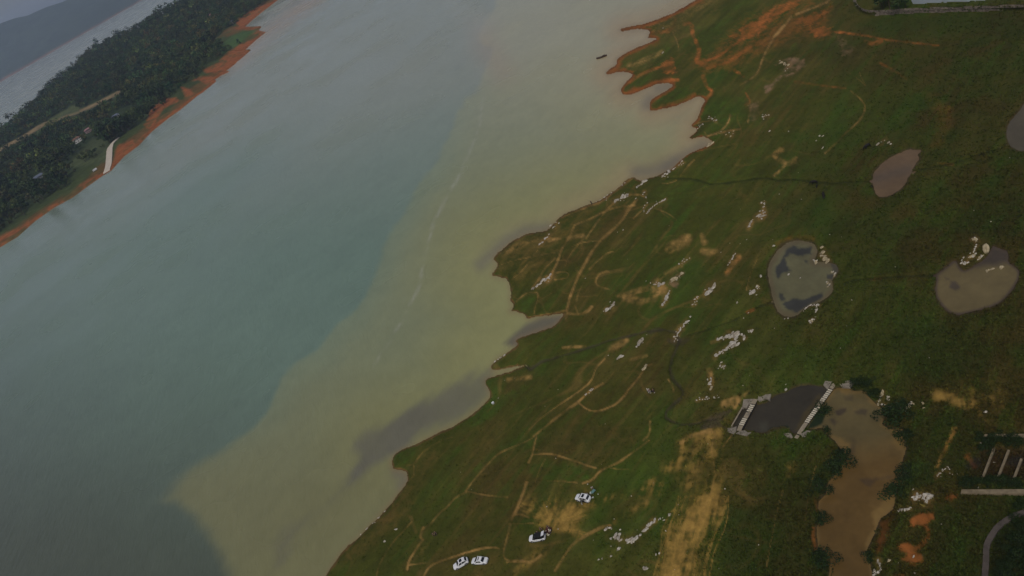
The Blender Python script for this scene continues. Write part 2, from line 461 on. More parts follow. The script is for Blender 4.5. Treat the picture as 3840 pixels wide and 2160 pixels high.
rc('Z2', [(1830, 1190)], 1, 20, 22, 0, 'right of two greyish stones on the upper meadow')
rc('Z2', [(910, 1330)], 1, 15, 17, 0, 'small rock in the water of the bay')
rc('Z2', [(1330, 1195), (1300, 1245), (1220, 1190)], 4, 18, 26, 5, 'ochre rock at the end of the red bank', 1)

# ------------------------------------------------------------------ traced outlines
SHORE = ([(900, 2640)] + q('Y6', [(60, 1449), (130, 1330), (240, 1190), (330, 1120), (420, 1030), (500, 950), (590, 855), (680, 750), (770, 640),
         (800, 580), (792, 540), (785, 500), (740, 490), (690, 488), (660, 470), (648, 430), (655, 390), (690, 345), (760, 300), (850, 268), (900, 245),
         (1000, 195), (1100, 145), (1190, 102)])
    + q('Z7', [(700, 910), (800, 840), (870, 780), (920, 720), (945, 680), (925, 620), (890, 565), (905, 528), (1000, 508), (1110, 468), (1200, 436),
         (1262, 408), (1180, 418), (1080, 440), (960, 462), (945, 430), (980, 375), (1060, 320), (1180, 240), (1190, 205), (1170, 190), (1200, 165), (1300, 135),
         (1420, 90), (1510, 60), (1560, 15)])
    + q('Z4', [(762, 1402), (740, 1390), (600, 1410), (480, 1425), (430, 1440), (415, 1410), (380, 1385), (320, 1368), (270, 1375), (300, 1340),
         (300, 1300), (275, 1270), (280, 1200), (270, 1130), (250, 1080), (180, 1055), (100, 1045), (150, 980), (165, 940), (150, 920), (120, 885),
         (150, 860), (200, 810), (280, 745), (360, 700), (440, 668), (600, 650), (640, 610), (690, 560), (740, 500), (850, 460), (960, 415), (1020, 395),
         (1100, 360), (1200, 290), (1270, 240), (1330, 180), (1390, 155), (1420, 180), (1460, 185), (1530, 170), (1600, 150), (1660, 120), (1740, 80),
         (1800, 20)])
    + q('Z2', [(900, 1415), (1000, 1360), (1080, 1330), (1150, 1300), (1140, 1280), (1090, 1250), (1060, 1235), (940, 1260), (930, 1245), (990, 1200),
         (1010, 1160), (940, 1150), (1000, 1090), (1030, 1020), (1040, 980), (1075, 910), (1060, 890), (1030, 870), (990, 875), (920, 910), (800, 960),
         (690, 985), (590, 1003), (570, 990), (572, 930), (600, 890), (700, 840), (760, 800), (785, 770), (760, 755), (680, 750), (630, 760), (560, 790),
         (470, 830), (370, 862), (320, 845), (310, 820), (340, 760), (400, 710), (420, 680), (410, 665), (350, 648), (280, 648), (190, 675), (178, 660),
         (210, 625), (280, 585), (272, 545), (310, 510), (400, 460), (500, 415), (630, 360), (625, 345), (560, 345), (560, 320), (580, 295), (570, 270),
         (500, 260), (440, 262), (390, 270), (330, 285), (300, 278), (340, 250), (420, 235), (500, 225), (580, 200), (720, 150), (850, 85), (960, 20), (1000, 0)])
    + [(2780, -90), (3000, -230), (3300, -420), (4700, -420), (4700, 2640)])

SHORE = chaikin(SHORE, 1, True)
POND = {
 'oval': (q('Z6', [(500, 470), (510, 430), (560, 370), (630, 300), (730, 235), (830, 200), (900, 168), (960, 180), (1010, 175), (1035, 190), (1000, 220),
     (990, 240), (1020, 280), (960, 335), (945, 390), (910, 450), (870, 510), (865, 540), (830, 590), (760, 640), (680, 680), (600, 695), (550, 680),
     (510, 620), (500, 550)]), (.135, .086, .045), 'muddy oval pond in the grass'),
 'edge': (q('Z3', [(2175, 930), (2150, 980), (2090, 1050), (2040, 1100), (2015, 1170), (2015, 1240), (2035, 1310), (2080, 1350), (2140, 1365), (2200, 1370),
     (2350, 1340), (2400, 1150), (2330, 980), (2250, 930)]), (.085, .070, .044), ''),
 'heart': (q('W1', [(910, 270), (930, 200), (980, 120), (1050, 50), (1120, 15), (1200, 0), (1280, 10), (1340, 40), (1370, 90), (1350, 150), (1330, 200),
     (1390, 190), (1450, 205), (1490, 210), (1540, 230), (1565, 270), (1540, 320), (1500, 360), (1500, 410), (1515, 450), (1490, 490), (1430, 540),
     (1370, 575), (1300, 590), (1250, 620), (1220, 650), (1180, 690), (1110, 700), (1050, 690), (1000, 640), (980, 580), (955, 520), (940, 430), (920, 350)]),
     (.125, .115, .058), ''),
 'right': (q('W2', [(970, 900), (970, 800), (990, 710), (970, 670), (1040, 600), (1130, 540), (1200, 480), (1240, 460), (1275, 490), (1300, 560), (1350, 600),
     (1430, 570), (1540, 500), (1640, 440), (1720, 340), (1740, 260), (1800, 280), (1880, 310), (1950, 330), (1970, 400), (1950, 480), (2050, 540),
     (2110, 600), (2110, 680), (2060, 790), (1980, 900), (1880, 1020), (1740, 1085), (1600, 1130), (1450, 1165), (1280, 1200), (1180, 1180), (1100, 1120),
     (1030, 1040), (985, 960)]), (.130, .10, .045), ''),
 'creek': (q('W4', [(1122, 295), (1340, 295), (1420, 390), (1660, 350)]) + q('Y2', [(60, 500), (90, 545), (170, 600), (220, 645), (290, 690), (320, 720), (240, 840),
     (270, 905), (350, 930), (480, 925), (560, 960), (530, 1060), (580, 1150)]) + q('Y4', [(1690, 300), (1660, 380), (1640, 480), (1665, 540), (1650, 590),
     (1610, 640), (1580, 700), (1592, 780), (1560, 860), (1450, 930), (1420, 1020), (1375, 1120), (1335, 1200), (1325, 1260), (1360, 1330), (1370, 1400),
     (1390, 1449), (1400, 1760), (960, 1760), (985, 1449), (990, 1380), (965, 1290), (900, 1220), (880, 1160), (872, 1020), (890, 960), (920, 910),
     (925, 890), (890, 860), (890, 760), (960, 720), (965, 650), (970, 620), (1000, 570), (1060, 510), (1080, 480), (1140, 420), (1165, 370),
     (1110, 310), (1050, 240), (960, 150), (935, 105), (890, 112)]) + q('W4', [(400, 1170), (600, 870), (800, 600), (970, 330)]),
     (.115, .068, .020), ''),
 'dark': (q('Y1', [(495, 600), (560, 610), (680, 560), (705, 510), (800, 470), (900, 435), (1000, 380), (1150, 342), (1290, 342), (1390, 362), (1440, 392),
     (1480, 400), (1360, 570), (1200, 780), (1100, 940), (1040, 1000), (990, 995), (900, 905), (800, 905), (690, 925), (640, 985), (540, 990), (420, 965), (300, 945),
     (230, 918), (165, 895), (285, 668), (390, 612)]), (.044, .037, .025), ''),
 'upper': (q('Z3', [(1150, 12), (1180, 36), (1260, 32), (1500, 17), (1800, 2), (2400, -25), (2400, -260), (1150, -260)]), (.20, .22, .22), ''),
}
WALL_LINE = q('Z3', [(640, -150), (626, -30), (625, 20), (640, 55), (680, 100), (730, 132), (800, 148), (900, 142), (1100, 128), (1400, 117), (1800, 108), (2174, 95), (2900, 70)])
WALL_TOP = q('Z3', [(690, -150), (660, -40), (650, 10), (668, 45), (700, 72), (750, 92), (820, 95), (940, 90), (1100, 78), (1400, 64), (1800, 53), (2174, 40), (2900, 15)])
PLATEAU = WALL_TOP + q('Z3', [(2900, -700), (690, -700)])
WALL_H = 2.6
CHAN = q('W7', [(150, 930), (350, 500), (560, 380), (1700, 420), (1700, 1060), (120, 1020)])

# ------------------------------------------------------------------ land: a sheet of ground, about a foot between points
GS = 4.0
gx = np.arange(1060, 4160, GS)
gy = np.arange(-300, 2480, GS)
X, Y = np.meshgrid(gx, gy)
ny, nx = X.shape
X, Y = X.ravel(), Y.ravel()
x0_, y0_, _ = P(X, Y, 2.0)
wx, wy = x0_, y0_
jit = fbm(wx / 3.0, wy / 3.0, 3, 3)
sd = np.where(inside(X, Y, SHORE), 1, -1) * np.minimum(seg_dist(X, Y, SHORE, True), 900)
sd = sd + fbm(wx / 2.0, wy / 2.0, 5, 3) * 7

def base_h(sd, wx, wy):
    b = np.where(sd > 0, .10 + .35 * (1 - np.exp(-sd / 9)) + 2.6 * (1 - np.exp(-np.maximum(sd, 0) / 260)), np.maximum(sd * .02, -2.5) - .06)
    k = smooth(0, 120, sd)
    return b + k * (1.3 * fbm(wx / 45, wy / 45, 11, 3) + .35 * fbm(wx / 9, wy / 9, 12, 3) + .16 * fbm(wx / 2.2, wy / 2.2, 13, 2))

H = base_h(sd, wx, wy)
psd, PLEV = {}, {}
POND = {k: (chaikin(v[0], 2, True), v[1], v[2]) for k, v in POND.items()}
for k, (pl, colr, _) in POND.items():
    s_ = poly_sd(X, Y, pl, 160)
    s_ = np.where(s_ > -159, s_ + fbm(wx / 1.6, wy / 1.6, 21, 3) * 7, s_)
    psd[k] = s_
    m_ = s_ > 0
    if k == 'upper':
        continue
    lev = float(H[m_].mean()) - .45
    if k == 'creek': lev = 1.4
    if k == 'dark': lev = 1.15
    PLEV[k] = lev
    t = lev + np.where(s_ > 0, -np.minimum(.05 + s_ * .02, .7), np.minimum(.08 - s_ * .022, 1.3))
    w = 1 - smooth(15, 110, -s_)
    H = H * (1 - w) + t * w
for k in PLEV:
    H = np.where(psd[k] > 0, np.minimum(H, PLEV[k] - np.minimum(.05 + psd[k] * .02, .7)), H)
psd_up = poly_sd(X, Y, PLATEAU, 60)
psd_up = np.where(inside(X, Y, PLATEAU), np.abs(psd_up), psd_up)
wl_d = line_dist(X, Y, WALL_LINE, 200)
# raised ground behind the stone wall: from foot line to top line
between = inside(X, Y, WALL_LINE + WALL_TOP[::-1])
inpl = inside(X, Y, PLATEAU)
dt_ = line_dist(X, Y, WALL_TOP, 60)
frac = np.where(inpl, 1.0, np.where(between, wl_d / (wl_d + dt_ + 1e-6), 0))
WB = 2.9
H = np.where(inpl, WB + WALL_H + .15 * fbm(wx / 6, wy / 6, 31, 2), np.where(between, WB + WALL_H * frac, H + (WB - H) * np.exp(-(wl_d / 70) ** 2)))
up = psd['upper']
H = np.where((up > -30) & inpl, WB + WALL_H + np.where(up > 0, -.6, np.minimum(.1 - .02 * up, .25)), H)
PLEV['upper'] = WB + WALL_H - .12
# ditches, the sunken concrete channel
DITCH = [
 (6, .5, q('Z5', [(0, 412), (60, 405), (120, 410), (200, 410), (300, 430), (400, 462), (520, 450), (650, 435), (800, 410), (900, 405), (1000, 425), (1150, 420), (1300, 435), (1500, 455), (1650, 440), (1800, 435), (1860, 432)])),
 (6, .4, q('Z6', [(930, 440), (1000, 400), (1200, 360), (1400, 320), (1600, 250), (1800, 190), (1950, 130)])),
 (7, .5, q('W1', [(1600, 400), (1700, 362), (1900, 350), (2174, 325)]) + q('W2', [(400, 690), (700, 670), (975, 668)])),
 (5, .3, q('W1', [(955, 560), (800, 620), (600, 730), (400, 800), (200, 865)])),
]
STREAM = [
 (6, q('Z7', [(1262, 408), (1300, 450), (1400, 382), (1600, 320), (1800, 260), (1900, 230), (2000, 190), (2174, 150)]) + q('Z8', [(150, 142), (300, 104), (450, 85), (560, 110), (600, 190)])),
 (9, q('Z8', [(600, 190), (565, 270), (530, 350), (510, 450), (540, 540), (600, 600), (635, 650), (610, 710), (540, 770), (480, 830), (470, 880), (530, 920)])),
 (7, q('Z8', [(530, 920), (640, 948), (750, 940), (850, 905), (930, 900)])),
]
dd = np.full(X.shape, 99.0)
for w, dep, pts in DITCH:
    d = line_dist(X, Y, pts, 30)
    H -= dep * (1 - smooth(w * .3, w * 1.3, d + jit * 5))
    dd = np.minimum(dd, np.maximum(d + jit * 7 - w * .3, 0))
ds = np.full(X.shape, 99.0)
for w, pts in STREAM:
    d = line_dist(X, Y, pts, 40)
    H -= .45 * (1 - smooth(w * .15, w * .9, d + jit * 6))
    ds = np.minimum(ds, np.maximum(d + jit * 9 - w * .28, 0))
csd = poly_sd(X, Y, CHAN, 60)
H -= 1.3 * smooth(0, 34, csd)

HG = H.reshape(ny, nx)
def hgt(px, py):
    i = np.clip(((np.asarray(py, float) - gy[0]) / GS), 0, ny - 1.001)
    j = np.clip(((np.asarray(px, float) - gx[0]) / GS), 0, nx - 1.001)
    i0, j0 = np.floor(i).astype(int), np.floor(j).astype(int)
    u, v = i - i0, j - j0
    return HG[i0, j0] * (1 - u) * (1 - v) + HG[i0 + 1, j0] * u * (1 - v) + HG[i0, j0 + 1] * (1 - u) * v + HG[i0 + 1, j0 + 1] * u * v

def ground(px, py):
    x, y, z = P(px, py, hgt(px, py))
    return Vector((float(x), float(y), float(z)))

def ppm(px, py):
    v = ground(px, py)
    return FPX / proj(v.x, v.y, v.z)[2]

xx, yy, zz = P(X, Y, H)
wx, wy = xx, yy
n1, n2, n3 = fbm(wx / 28, wy / 28, 41, 4), fbm(wx / 7, wy / 7, 42, 4), fbm(wx / 1.6, wy / 1.6, 43, 3)
# streaks run with the bedding of the ground
ga, gb = ground(2100, 1500), ground(2600, 900)
sv = (gb - ga).normalized()
sa, sb = wx * sv.x + wy * sv.y, -wx * sv.y + wy * sv.x
ns = fbm(sa / 26, sb / 3.5, 44, 4)

gc, gd = ground(2700, 1500), ground(2560, 2150)
tv = (gd - gc).normalized()
ta, tb_ = wx * tv.x + wy * tv.y, -wx * tv.y + wy * tv.x
nt = fbm(ta / 9, tb_ / .9, 45, 4)
npath = fbm(wx / 8, wy / 8, 46, 4)
GRASS, BROWNG, LUSH, WEED, TAN, ORANGE, STRAW, MUD, PINK = map(np.array, ((.052, .060, .010), (.066, .049, .013), (.036, .068, .009), (.024, .038, .008),
    (.27, .165, .058), (.30, .100, .028), (.235, .150, .040), (.045, .036, .027), (.20, .125, .085)))
col = np.tile(GRASS, (len(X), 1)).astype(float)
col = mixc(col, BROWNG, smooth(-.08, .30, n1 + .6 * ns + .3 * n2) * .75)
col = mixc(col, LUSH, smooth(.02, .30, fbm(wx / 22, wy / 22, 51, 4) + .5 * ns) * .75)
col = mixc(col, np.array([.088, .080, .019]), smooth(.02, .26, fbm(wx / 40, wy / 40, 53, 4) + .35 * ns) * .6)
# ranker growth away from the lake; its darkening also paints in lens falloff
rank_falloff = smooth(2500, 3500, X + .35 * (Y - 900) + n1 * 500)
col = mixc(col, WEED * 1.3, rank_falloff * .38)
col = mixc(col, BROWNG * .75, rank_falloff * smooth(-.08, .2, fbm(wx / 35, wy / 35, 57, 4) + .5 * n2) * .75)
bare = np.zeros(len(X))

def stroke(colr, w, s, pts, soft=.45, edge=1.0, grain=.0):
    global col, bare
    R = w * 1.8 + 30
    pts = chaikin(pts, 2)
    d = line_dist(X, Y, pts, R)
    m = d < R - 1
    dn = d[m] + (jit[m] * .55 + n3[m] * .5) * min(w, 40) * .75 * edge
    wv = (w / 2 * (1 + 1.1 * n2[m] + .5 * n1[m])).clip(w * .2, w)
    k = (1 - smooth((1 - soft), (1 + soft), dn / wv)) * s * (1 + .9 * n2[m] + .5 * n3[m]).clip(.35, 1.2)
    if not grain or grain < .5:
        k = k * np.clip(.72 + 1.5 * npath[m], .12, 1.1)
    if grain:
        k = k * np.clip(.66 + grain * (1.6 * n3[m] + 1.2 * n2[m] + .9 * ns[m] + 1.7 * nt[m]), 0, 1.15)
    cc = np.asarray(colr) * (1 + .55 * n3[m] + .4 * nt[m] + .35 * n2[m])[:, None]
    k = np.clip(k, 0, 1)[:, None]
    col[m] = col[m] * (1 - k) + cc * k
    bare[m] = np.maximum(bare[m], k[:, 0])

def blob(colr, s, pts, soft=14, grain=.0, edge=1.0):
    global col, bare
    R = soft * 2 + 40
    d = poly_sd(X, Y, pts, R)
    m = d > -R + 1
    dn = d[m] + (jit[m] + n3[m]) * 18 * edge
    k = smooth(-soft / 2, soft / 2, dn) * s
    if grain:
        k = k * np.clip(.62 + grain * (2.0 * n3[m] + 1.4 * n2[m] + 1.2 * ns[m]), 0, 1.15)
    cc = np.asarray(colr) * (1 + .45 * n3[m] + .35 * n2[m])[:, None]
    k = np.clip(k, 0, 1)[:, None]
    col[m] = col[m] * (1 - k) + cc * k
    bare[m] = np.maximum(bare[m], k[:, 0] * (np.asarray(colr)[0] > .1))

# thin streaks of bare earth along the bedding of the ground, commonest in the rocky belt near the shore
belt = np.exp(-((sd - 330) / 260) ** 2) * smooth(2550, 1500, Y) * smooth(3300, 2500, X)
stk = smooth(.10, .24, fbm(sa / 16, sb / 1.7, 58, 4) + .25 * n1) * (belt * .75 + .10)
col = mixc(col, TAN * .75, stk * .30)
stk2 = smooth(.10, .26, fbm(sa / 12, sb / 1.5, 59, 4) + .2 * n2)
col = mixc(col, BROWNG * .75, stk2 * (.22 + .2 * belt))
stk3 = smooth(.08, .26, fbm(sa / 14, sb / 2.2, 60, 4))
col = mixc(col, LUSH * 1.1, stk3 * .4)

# faint winding stock trails
for k_, sc_, st_ in ((47, 42, .34), (48, 30, .22)):
    tr = 1 - smooth(.003, .013, np.abs(fbm(wx / sc_, wy / sc_, k_, 3) + .02))
    col = mixc(col, TAN * .7, tr * st_ * smooth(-.15, .15, npath) * smooth(3300, 2600, X))

# vegetation differences
for s, soft, pts in [(.75, 20, q('Z4', [(345, 1280), (500, 1225), (480, 1380), (370, 1350)])), (.5, 60, q('Z4', [(1580, 330), (1750, 230), (2000, 190), (1950, 330), (1720, 430), (1600, 430)])),
      (.8, 25, q('Y5', [(215, 440), (330, 400), (520, 430), (790, 500), (740, 570), (560, 580), (280, 570), (220, 540)])), (.8, 12, q('Y6', [(655, 460), (660, 390), (700, 345), (880, 268), (860, 330), (780, 440)])),
      (.6, 25, q('Z7', [(560, 1000), (800, 870), (1000, 700), (1240, 590), (1150, 720), (900, 920), (700, 990)])), (.5, 30, q('Z7', [(1330, 450), (1750, 280), (2100, 180), (2000, 300), (1600, 380), (1420, 470)])),
      (.5, 30, q('Z7', [(1000, 1150), (1250, 1030), (1200, 1120), (900, 1300), (780, 1440), (700, 1449)])), (.6, 14, q('Y6', [(1040, 560), (1200, 300), (1300, 230), (1120, 520), (960, 750), (900, 850)])),
      (.6, 20, q('Z2', [(390, 540), (560, 470), (760, 400), (760, 480), (520, 590), (300, 590)])), (.6, 16, q('Z2', [(430, 780), (470, 730), (620, 650), (640, 700), (560, 750)])),
      (.6, 20, q('Z2', [(620, 900), (800, 790), (960, 830), (900, 860), (640, 960)])), (.55, 40, q('Z2', [(1100, 1000), (1250, 850), (1400, 850), (1460, 1000), (1300, 1150), (1120, 1200)])),
      (.5, 60, q('Z2', [(980, 250), (1200, 220), (1260, 330), (1100, 500), (1000, 420)])), (.5, 60, q('Z5', [(250, 350), (700, 330), (900, 400), (500, 420)]))]:
    blob(LUSH, s, pts, soft, .6, .8)
for s, soft, pts in [(.7, 60, q('V4', [(1950, 150), (2250, 170), (2450, 300), (2380, 420), (2150, 480), (1980, 430), (1900, 300)])), (.7, 60, q('V4', [(2050, 630), (2300, 620), (2370, 720), (2250, 900), (1990, 960), (1960, 800)])),
      (.8, 60, q('V4', [(2140, 1100), (2260, 1060), (2700, 1010), (2700, 1700), (2080, 1700), (2100, 1320)])), (.7, 50, q('V4', [(1060, 1080), (1280, 1100), (1250, 1420), (1080, 1434)])),
      (.6, 70, q('V4', [(1280, 830), (1560, 880), (1540, 1434), (1240, 1434), (1300, 1150)])), (.75, 40, q('Z6', [(1400, 960), (1700, 800), (2145, 660), (2145, 1120), (1800, 1160), (1350, 1100)])),
      (.7, 50, q('Z3', [(640, 230), (900, 160), (2174, 110), (2174, 330), (1700, 250), (900, 300)])), (.6, 70, q('Z3', [(300, 380), (500, 360), (600, 520), (350, 560)])), (.5, 50, q('Z6', [(0, 950), (600, 900), (1300, 1000), (900, 1180), (0, 1100)])),
      (.85, 16, q('Y4', [(890, 480), (1060, 345), (1165, 350), (1170, 390), (1060, 520), (980, 590), (960, 720), (860, 740), (840, 620)])), (.85, 16, q('Y4', [(850, 880), (930, 880), (930, 930), (870, 990)])), (.85, 16, q('Y4', [(830, 1230), (960, 1280), (990, 1380), (980, 1500), (820, 1500)])),
      (.9, 14, q('Y4', [(1570, 700), (1600, 640), (1720, 560), (1900, 530), (1960, 600), (1760, 680), (1730, 780), (1600, 780)])), (.85, 14, q('Y4', [(1630, 500), (1720, 420), (1900, 430), (1880, 530), (1650, 545)]))]:
    blob(WEED, s, pts, soft, .5, 1.2)
blob(np.array([.115, .078, .022]), .6, q('Z4', [(120, 890), (280, 745), (600, 650), (850, 465), (1040, 420), (930, 640), (760, 800), (620, 960), (420, 1010), (330, 1180), (290, 1300), (280, 1100), (160, 1010)]), 40, .7)
blob(np.array([.095, .058, .019]), .55, q('Z4', [(1240, 440), (1360, 430), (1280, 560), (1120, 650), (1060, 640), (1150, 500)]), 30, .6)
blob(np.array([.090, .056, .018]), .5, q('Y6', [(860, 460), (980, 330), (1080, 290), (1010, 480), (900, 650), (830, 850), (700, 1000), (480, 1200), (300, 1330), (150, 1330), (430, 1040), (700, 740)]), 50, .6)
blob(np.array([.075, .050, .017]), .5, q('Y5', [(330, 200), (700, 60), (1200, 120), (1180, 240), (820, 430), (480, 350), (280, 330)]), 60, .6)
# dry, trampled and muddy patches
for w, s, pts in [(46, .55, q('Y5', [(1850, 170), (1880, 350), (1900, 500), (1880, 650), (1820, 800)])), (90, .8, q('Y5', [(1790, 850), (1720, 960), (1650, 1100), (1590, 1300), (1550, 1449), (1530, 1700)])),
      (70, .4, q('Y5', [(1640, 600), (1700, 420), (1850, 360)])), (26, .6, q('Y5', [(1580, 240), (1640, 200), (1800, 170), (1900, 160)])), (22, .55, q('Y5', [(1600, 270), (1590, 380), (1480, 450)])),
      (34, .5, q('Y5', [(1470, 470), (1620, 430)])), (66, .6, q('Y5', [(250, 860), (330, 900), (430, 930), (560, 850), (700, 770)])), (44, .4, q('Y5', [(450, 690), (420, 850), (430, 1000)])),
      (40, .75, q('Y5', [(700, 790), (900, 750), (1150, 720), (1330, 650)])), (34, .75, q('Y5', [(1380, 640), (1250, 650), (1180, 710)])), (24, .75, q('Y5', [(990, 960), (1130, 840), (1260, 790)])),
      (32, .65, q('Y5', [(440, 1000), (560, 1030), (640, 1080)])), (10, .5, q('Y5', [(200, 820), (260, 930), (330, 1000)])), (40, .6, q('Y5', [(1450, 1449), (1500, 1200), (1470, 1050)])), (26, .5, q('Y5', [(330, 1230), (230, 1290), (60, 1420)])),
      (26, .5, q('Y4', [(650, 450), (640, 520)])), (30, .7, q('Y2', [(1000, 480), (1200, 510), (1350, 590), (1430, 620), (1500, 580)])), (14, .6, q('Y2', [(1500, 600), (1570, 660), (1590, 750)])), (7, .6, q('Y2', [(1610, 780), (1690, 860), (1740, 940)])),
      (60, .3, q('Y2', [(1400, 400), (1700, 450), (1800, 560)])), (12, .5, q('Y4', [(2120, 120), (2050, 300), (1960, 470)]))]:
    stroke(STRAW, w, s, pts, .95, 1.3, 1.3)
for w, s, pts in [(26, .75, q('Z4', [(1300, 1250), (1480, 1285), (1560, 1240), (1650, 1160)])), (18, .7, q('Z4', [(1250, 1235), (1400, 1190), (1560, 1150)])), (42, .6, q('Z4', [(1720, 820), (1800, 760), (1860, 730)])),
      (18, .65, q('Z4', [(1580, 1110), (1720, 1000), (1820, 960)])), (26, .45, q('Z5', [(60, 1000), (160, 960), (210, 950)])), (20, .7, q('Z5', [(320, 930), (340, 990)])), (24, .55, q('Z5', [(340, 1070), (460, 1080)])),
      (18, .5, q('Z5', [(540, 1270), (590, 1200), (650, 1120)])), (16, .7, q('Z5', [(1040, 150), (960, 190), (1080, 280), (1180, 240)])), (9, .6, q('Z5', [(1080, 280), (980, 380)])),
      (26, .7, q('Z8', [(985, 765), (1050, 735), (1120, 720)])), (12, .6, q('Z8', [(1100, 790), (1170, 690), (1230, 640)])), (17, .7, q('Z8', [(870, 460), (895, 560), (880, 635)])), (14, .75, q('Z8', [(890, 200), (960, 185)])), (13, .6, q('Z8', [(610, 1110), (740, 1030), (900, 1000)])),
      (9, .7, q('Z8', [(335, 920), (330, 1040), (270, 1090)])), (6, .7, q('Z8', [(500, 540), (540, 610), (545, 650)])), (26, .4, q('Z7', [(2040, 260), (2150, 190)])), (18, .5, q('Z8', [(0, 240), (120, 190)])), (10, .5, q('Z8', [(160, 360), (300, 325)])),
      (10, .6, q('Z7', [(1600, 250), (1800, 240)])), (16, .5, q('Z7', [(1100, 540), (1300, 520)])), (20, .55, q('Z2', [(390, 590), (560, 530), (680, 480)])), (24, .5, q('Z4', [(150, 860), (300, 790), (500, 720)])), (14, .6, q('Z4', [(620, 720), (760, 720), (930, 680)]))]:
    stroke(TAN, w, s, pts, .6, 1.0, .7)
for w, s, pts in [(14, .9, q('Z2', [(880, 215), (950, 205), (955, 300), (1010, 420), (1020, 500), (985, 550), (1080, 600)])), (8, .9, q('Z2', [(1080, 550), (1200, 510), (1300, 430), (1390, 370)])), (12, .8, q('Z2', [(1090, 615), (1250, 570), (1400, 490), (1480, 420)])),
      (16, .8, q('Z2', [(800, 170), (790, 250), (720, 285), (600, 290)])), (9, .8, q('Z2', [(430, 255), (600, 215), (720, 175)])), (13, .8, q('Z2', [(1055, 690), (1085, 790), (1150, 830), (1075, 900)])), (7, .7, q('Z2', [(1440, 840), (1490, 930), (1440, 950)])), (12, .6, q('Z2', [(1340, 640), (1420, 690)])),
      (7, .7, q('Z3', [(430, 285), (700, 315), (850, 345), (1000, 370), (1200, 392), (1400, 412)])), (12, .7, q('Z3', [(740, 375), (800, 400), (880, 370)])), (8, .4, q('Z3', [(100, 740), (380, 780), (560, 800)])), (8, .35, q('Z3', [(870, 570), (1000, 640), (1110, 720)])), (50, .18, q('Z3', [(1300, 900), (1500, 1000), (1400, 1300)])),
      (12, .8, q('Z2', [(330, 790), (400, 720), (560, 640), (640, 620)])), (9, .85, q('Z2', [(340, 855), (470, 820), (600, 750), (680, 725), (830, 725)])), (14, .85, q('Z2', [(680, 965), (800, 930), (920, 880), (975, 850)])), (10, .6, q('Z2', [(740, 150), (860, 90), (1060, 20)])), (14, .22, q('W1', [(1000, 30), (1080, -10), (1250, -30), (1330, -10)])),
      (16, .7, q('W1', [(650, 160), (590, 240), (540, 290)])), (10, .7, q('W1', [(730, 655), (790, 630)])), (16, .7, q('Y4', [(870, 760), (890, 850)])), (13, .8, q('Y4', [(850, 1010), (840, 1120), (880, 1200)])), (9, .4, q('W1', [(1820, 365), (1940, 345)])), (11, .4, q('Z6', [(1240, 330), (1370, 335)])),
      (26, .6, q('Y2', [(1400, 1320), (1500, 1440)])), (14, .22, q('Y2', [(1240, 930), (1100, 1200), (1000, 1440)]))]:
    stroke(ORANGE, w, s, pts, .5, .9, .45)
for s, soft, pts in [(.9, 12, q('Z2', [(1370, 260), (1500, 200), (1650, 100), (1800, 20), (1850, -30), (1960, -30), (1900, 60), (1740, 140), (1680, 200), (1560, 300), (1470, 350), (1380, 370), (1300, 340), (1280, 320), (1400, 310)])), (.9, 8, q('Z2', [(650, 610), (770, 515), (820, 660), (700, 665)])),
      (.6, 20, q('Z3', [(100, 190), (180, 140), (340, 110), (430, 20), (440, 60), (330, 170), (230, 230)])), (.85, 16, q('Z3', [(230, 270), (330, 250), (430, 260), (420, 310), (300, 335), (240, 290)])), (.85, 14, q('Y3', [(640, 680), (760, 610), (950, 590), (940, 680), (800, 720), (720, 770), (650, 750)])),
      (.8, 14, q('Y3', [(1100, 380), (1180, 330), (1250, 370), (1200, 430), (1120, 420)])), (.7, 14, q('Y3', [(470, 1040), (600, 1000), (680, 1050), (770, 1000), (870, 900), (860, 820), (780, 760), (850, 740), (900, 900), (790, 1080), (640, 1140), (500, 1110)])),
      (.75, 16, q('Y3', [(520, 1220), (620, 1120), (780, 1150), (800, 1250), (650, 1310)])), (.5, 16, q('Y3', [(400, 1440), (560, 1400), (560, 1600), (380, 1600)]))]:
    blob(ORANGE, s, pts, soft, .45, .8)
blob(ORANGE * .55, .85, q('Y3', [(210, 720), (400, 620), (420, 480), (390, 600), (330, 880), (240, 1050), (180, 1140), (200, 950)]), 20, .3)
for s, soft, pts in [(.6, 10, q('Z2', [(1720, 590), (1790, 540), (1960, 540), (1980, 590), (1880, 650), (1780, 690), (1640, 830), (1600, 800), (1700, 730), (1790, 660)])), (.4, 14, q('Z3', [(470, 310), (540, 360), (630, 420), (600, 490), (540, 500)])), (.35, 10, q('Z2', [(1470, 960), (1560, 920), (1560, 1080), (1470, 1100)])), (.6, 10, q('Z4', [(1720, 1110), (1800, 1015), (1840, 1020), (1780, 1150)]))]:
    blob(PINK, s, pts, soft, .8)
blob(ORANGE * .72, .30, q('Z2', [(1250, 340), (1400, 200), (1700, 40), (1900, -60), (2174, -60), (2174, 330), (1900, 330), (1700, 420), (1300, 620), (1050, 660), (960, 560), (1150, 460)]), 50, 2.0)
blob(TAN * .7, .45, q('Z2', [(560, 250), (800, 120), (980, 10), (1150, 0), (900, 160), (800, 280), (600, 320)]), 30, .9)
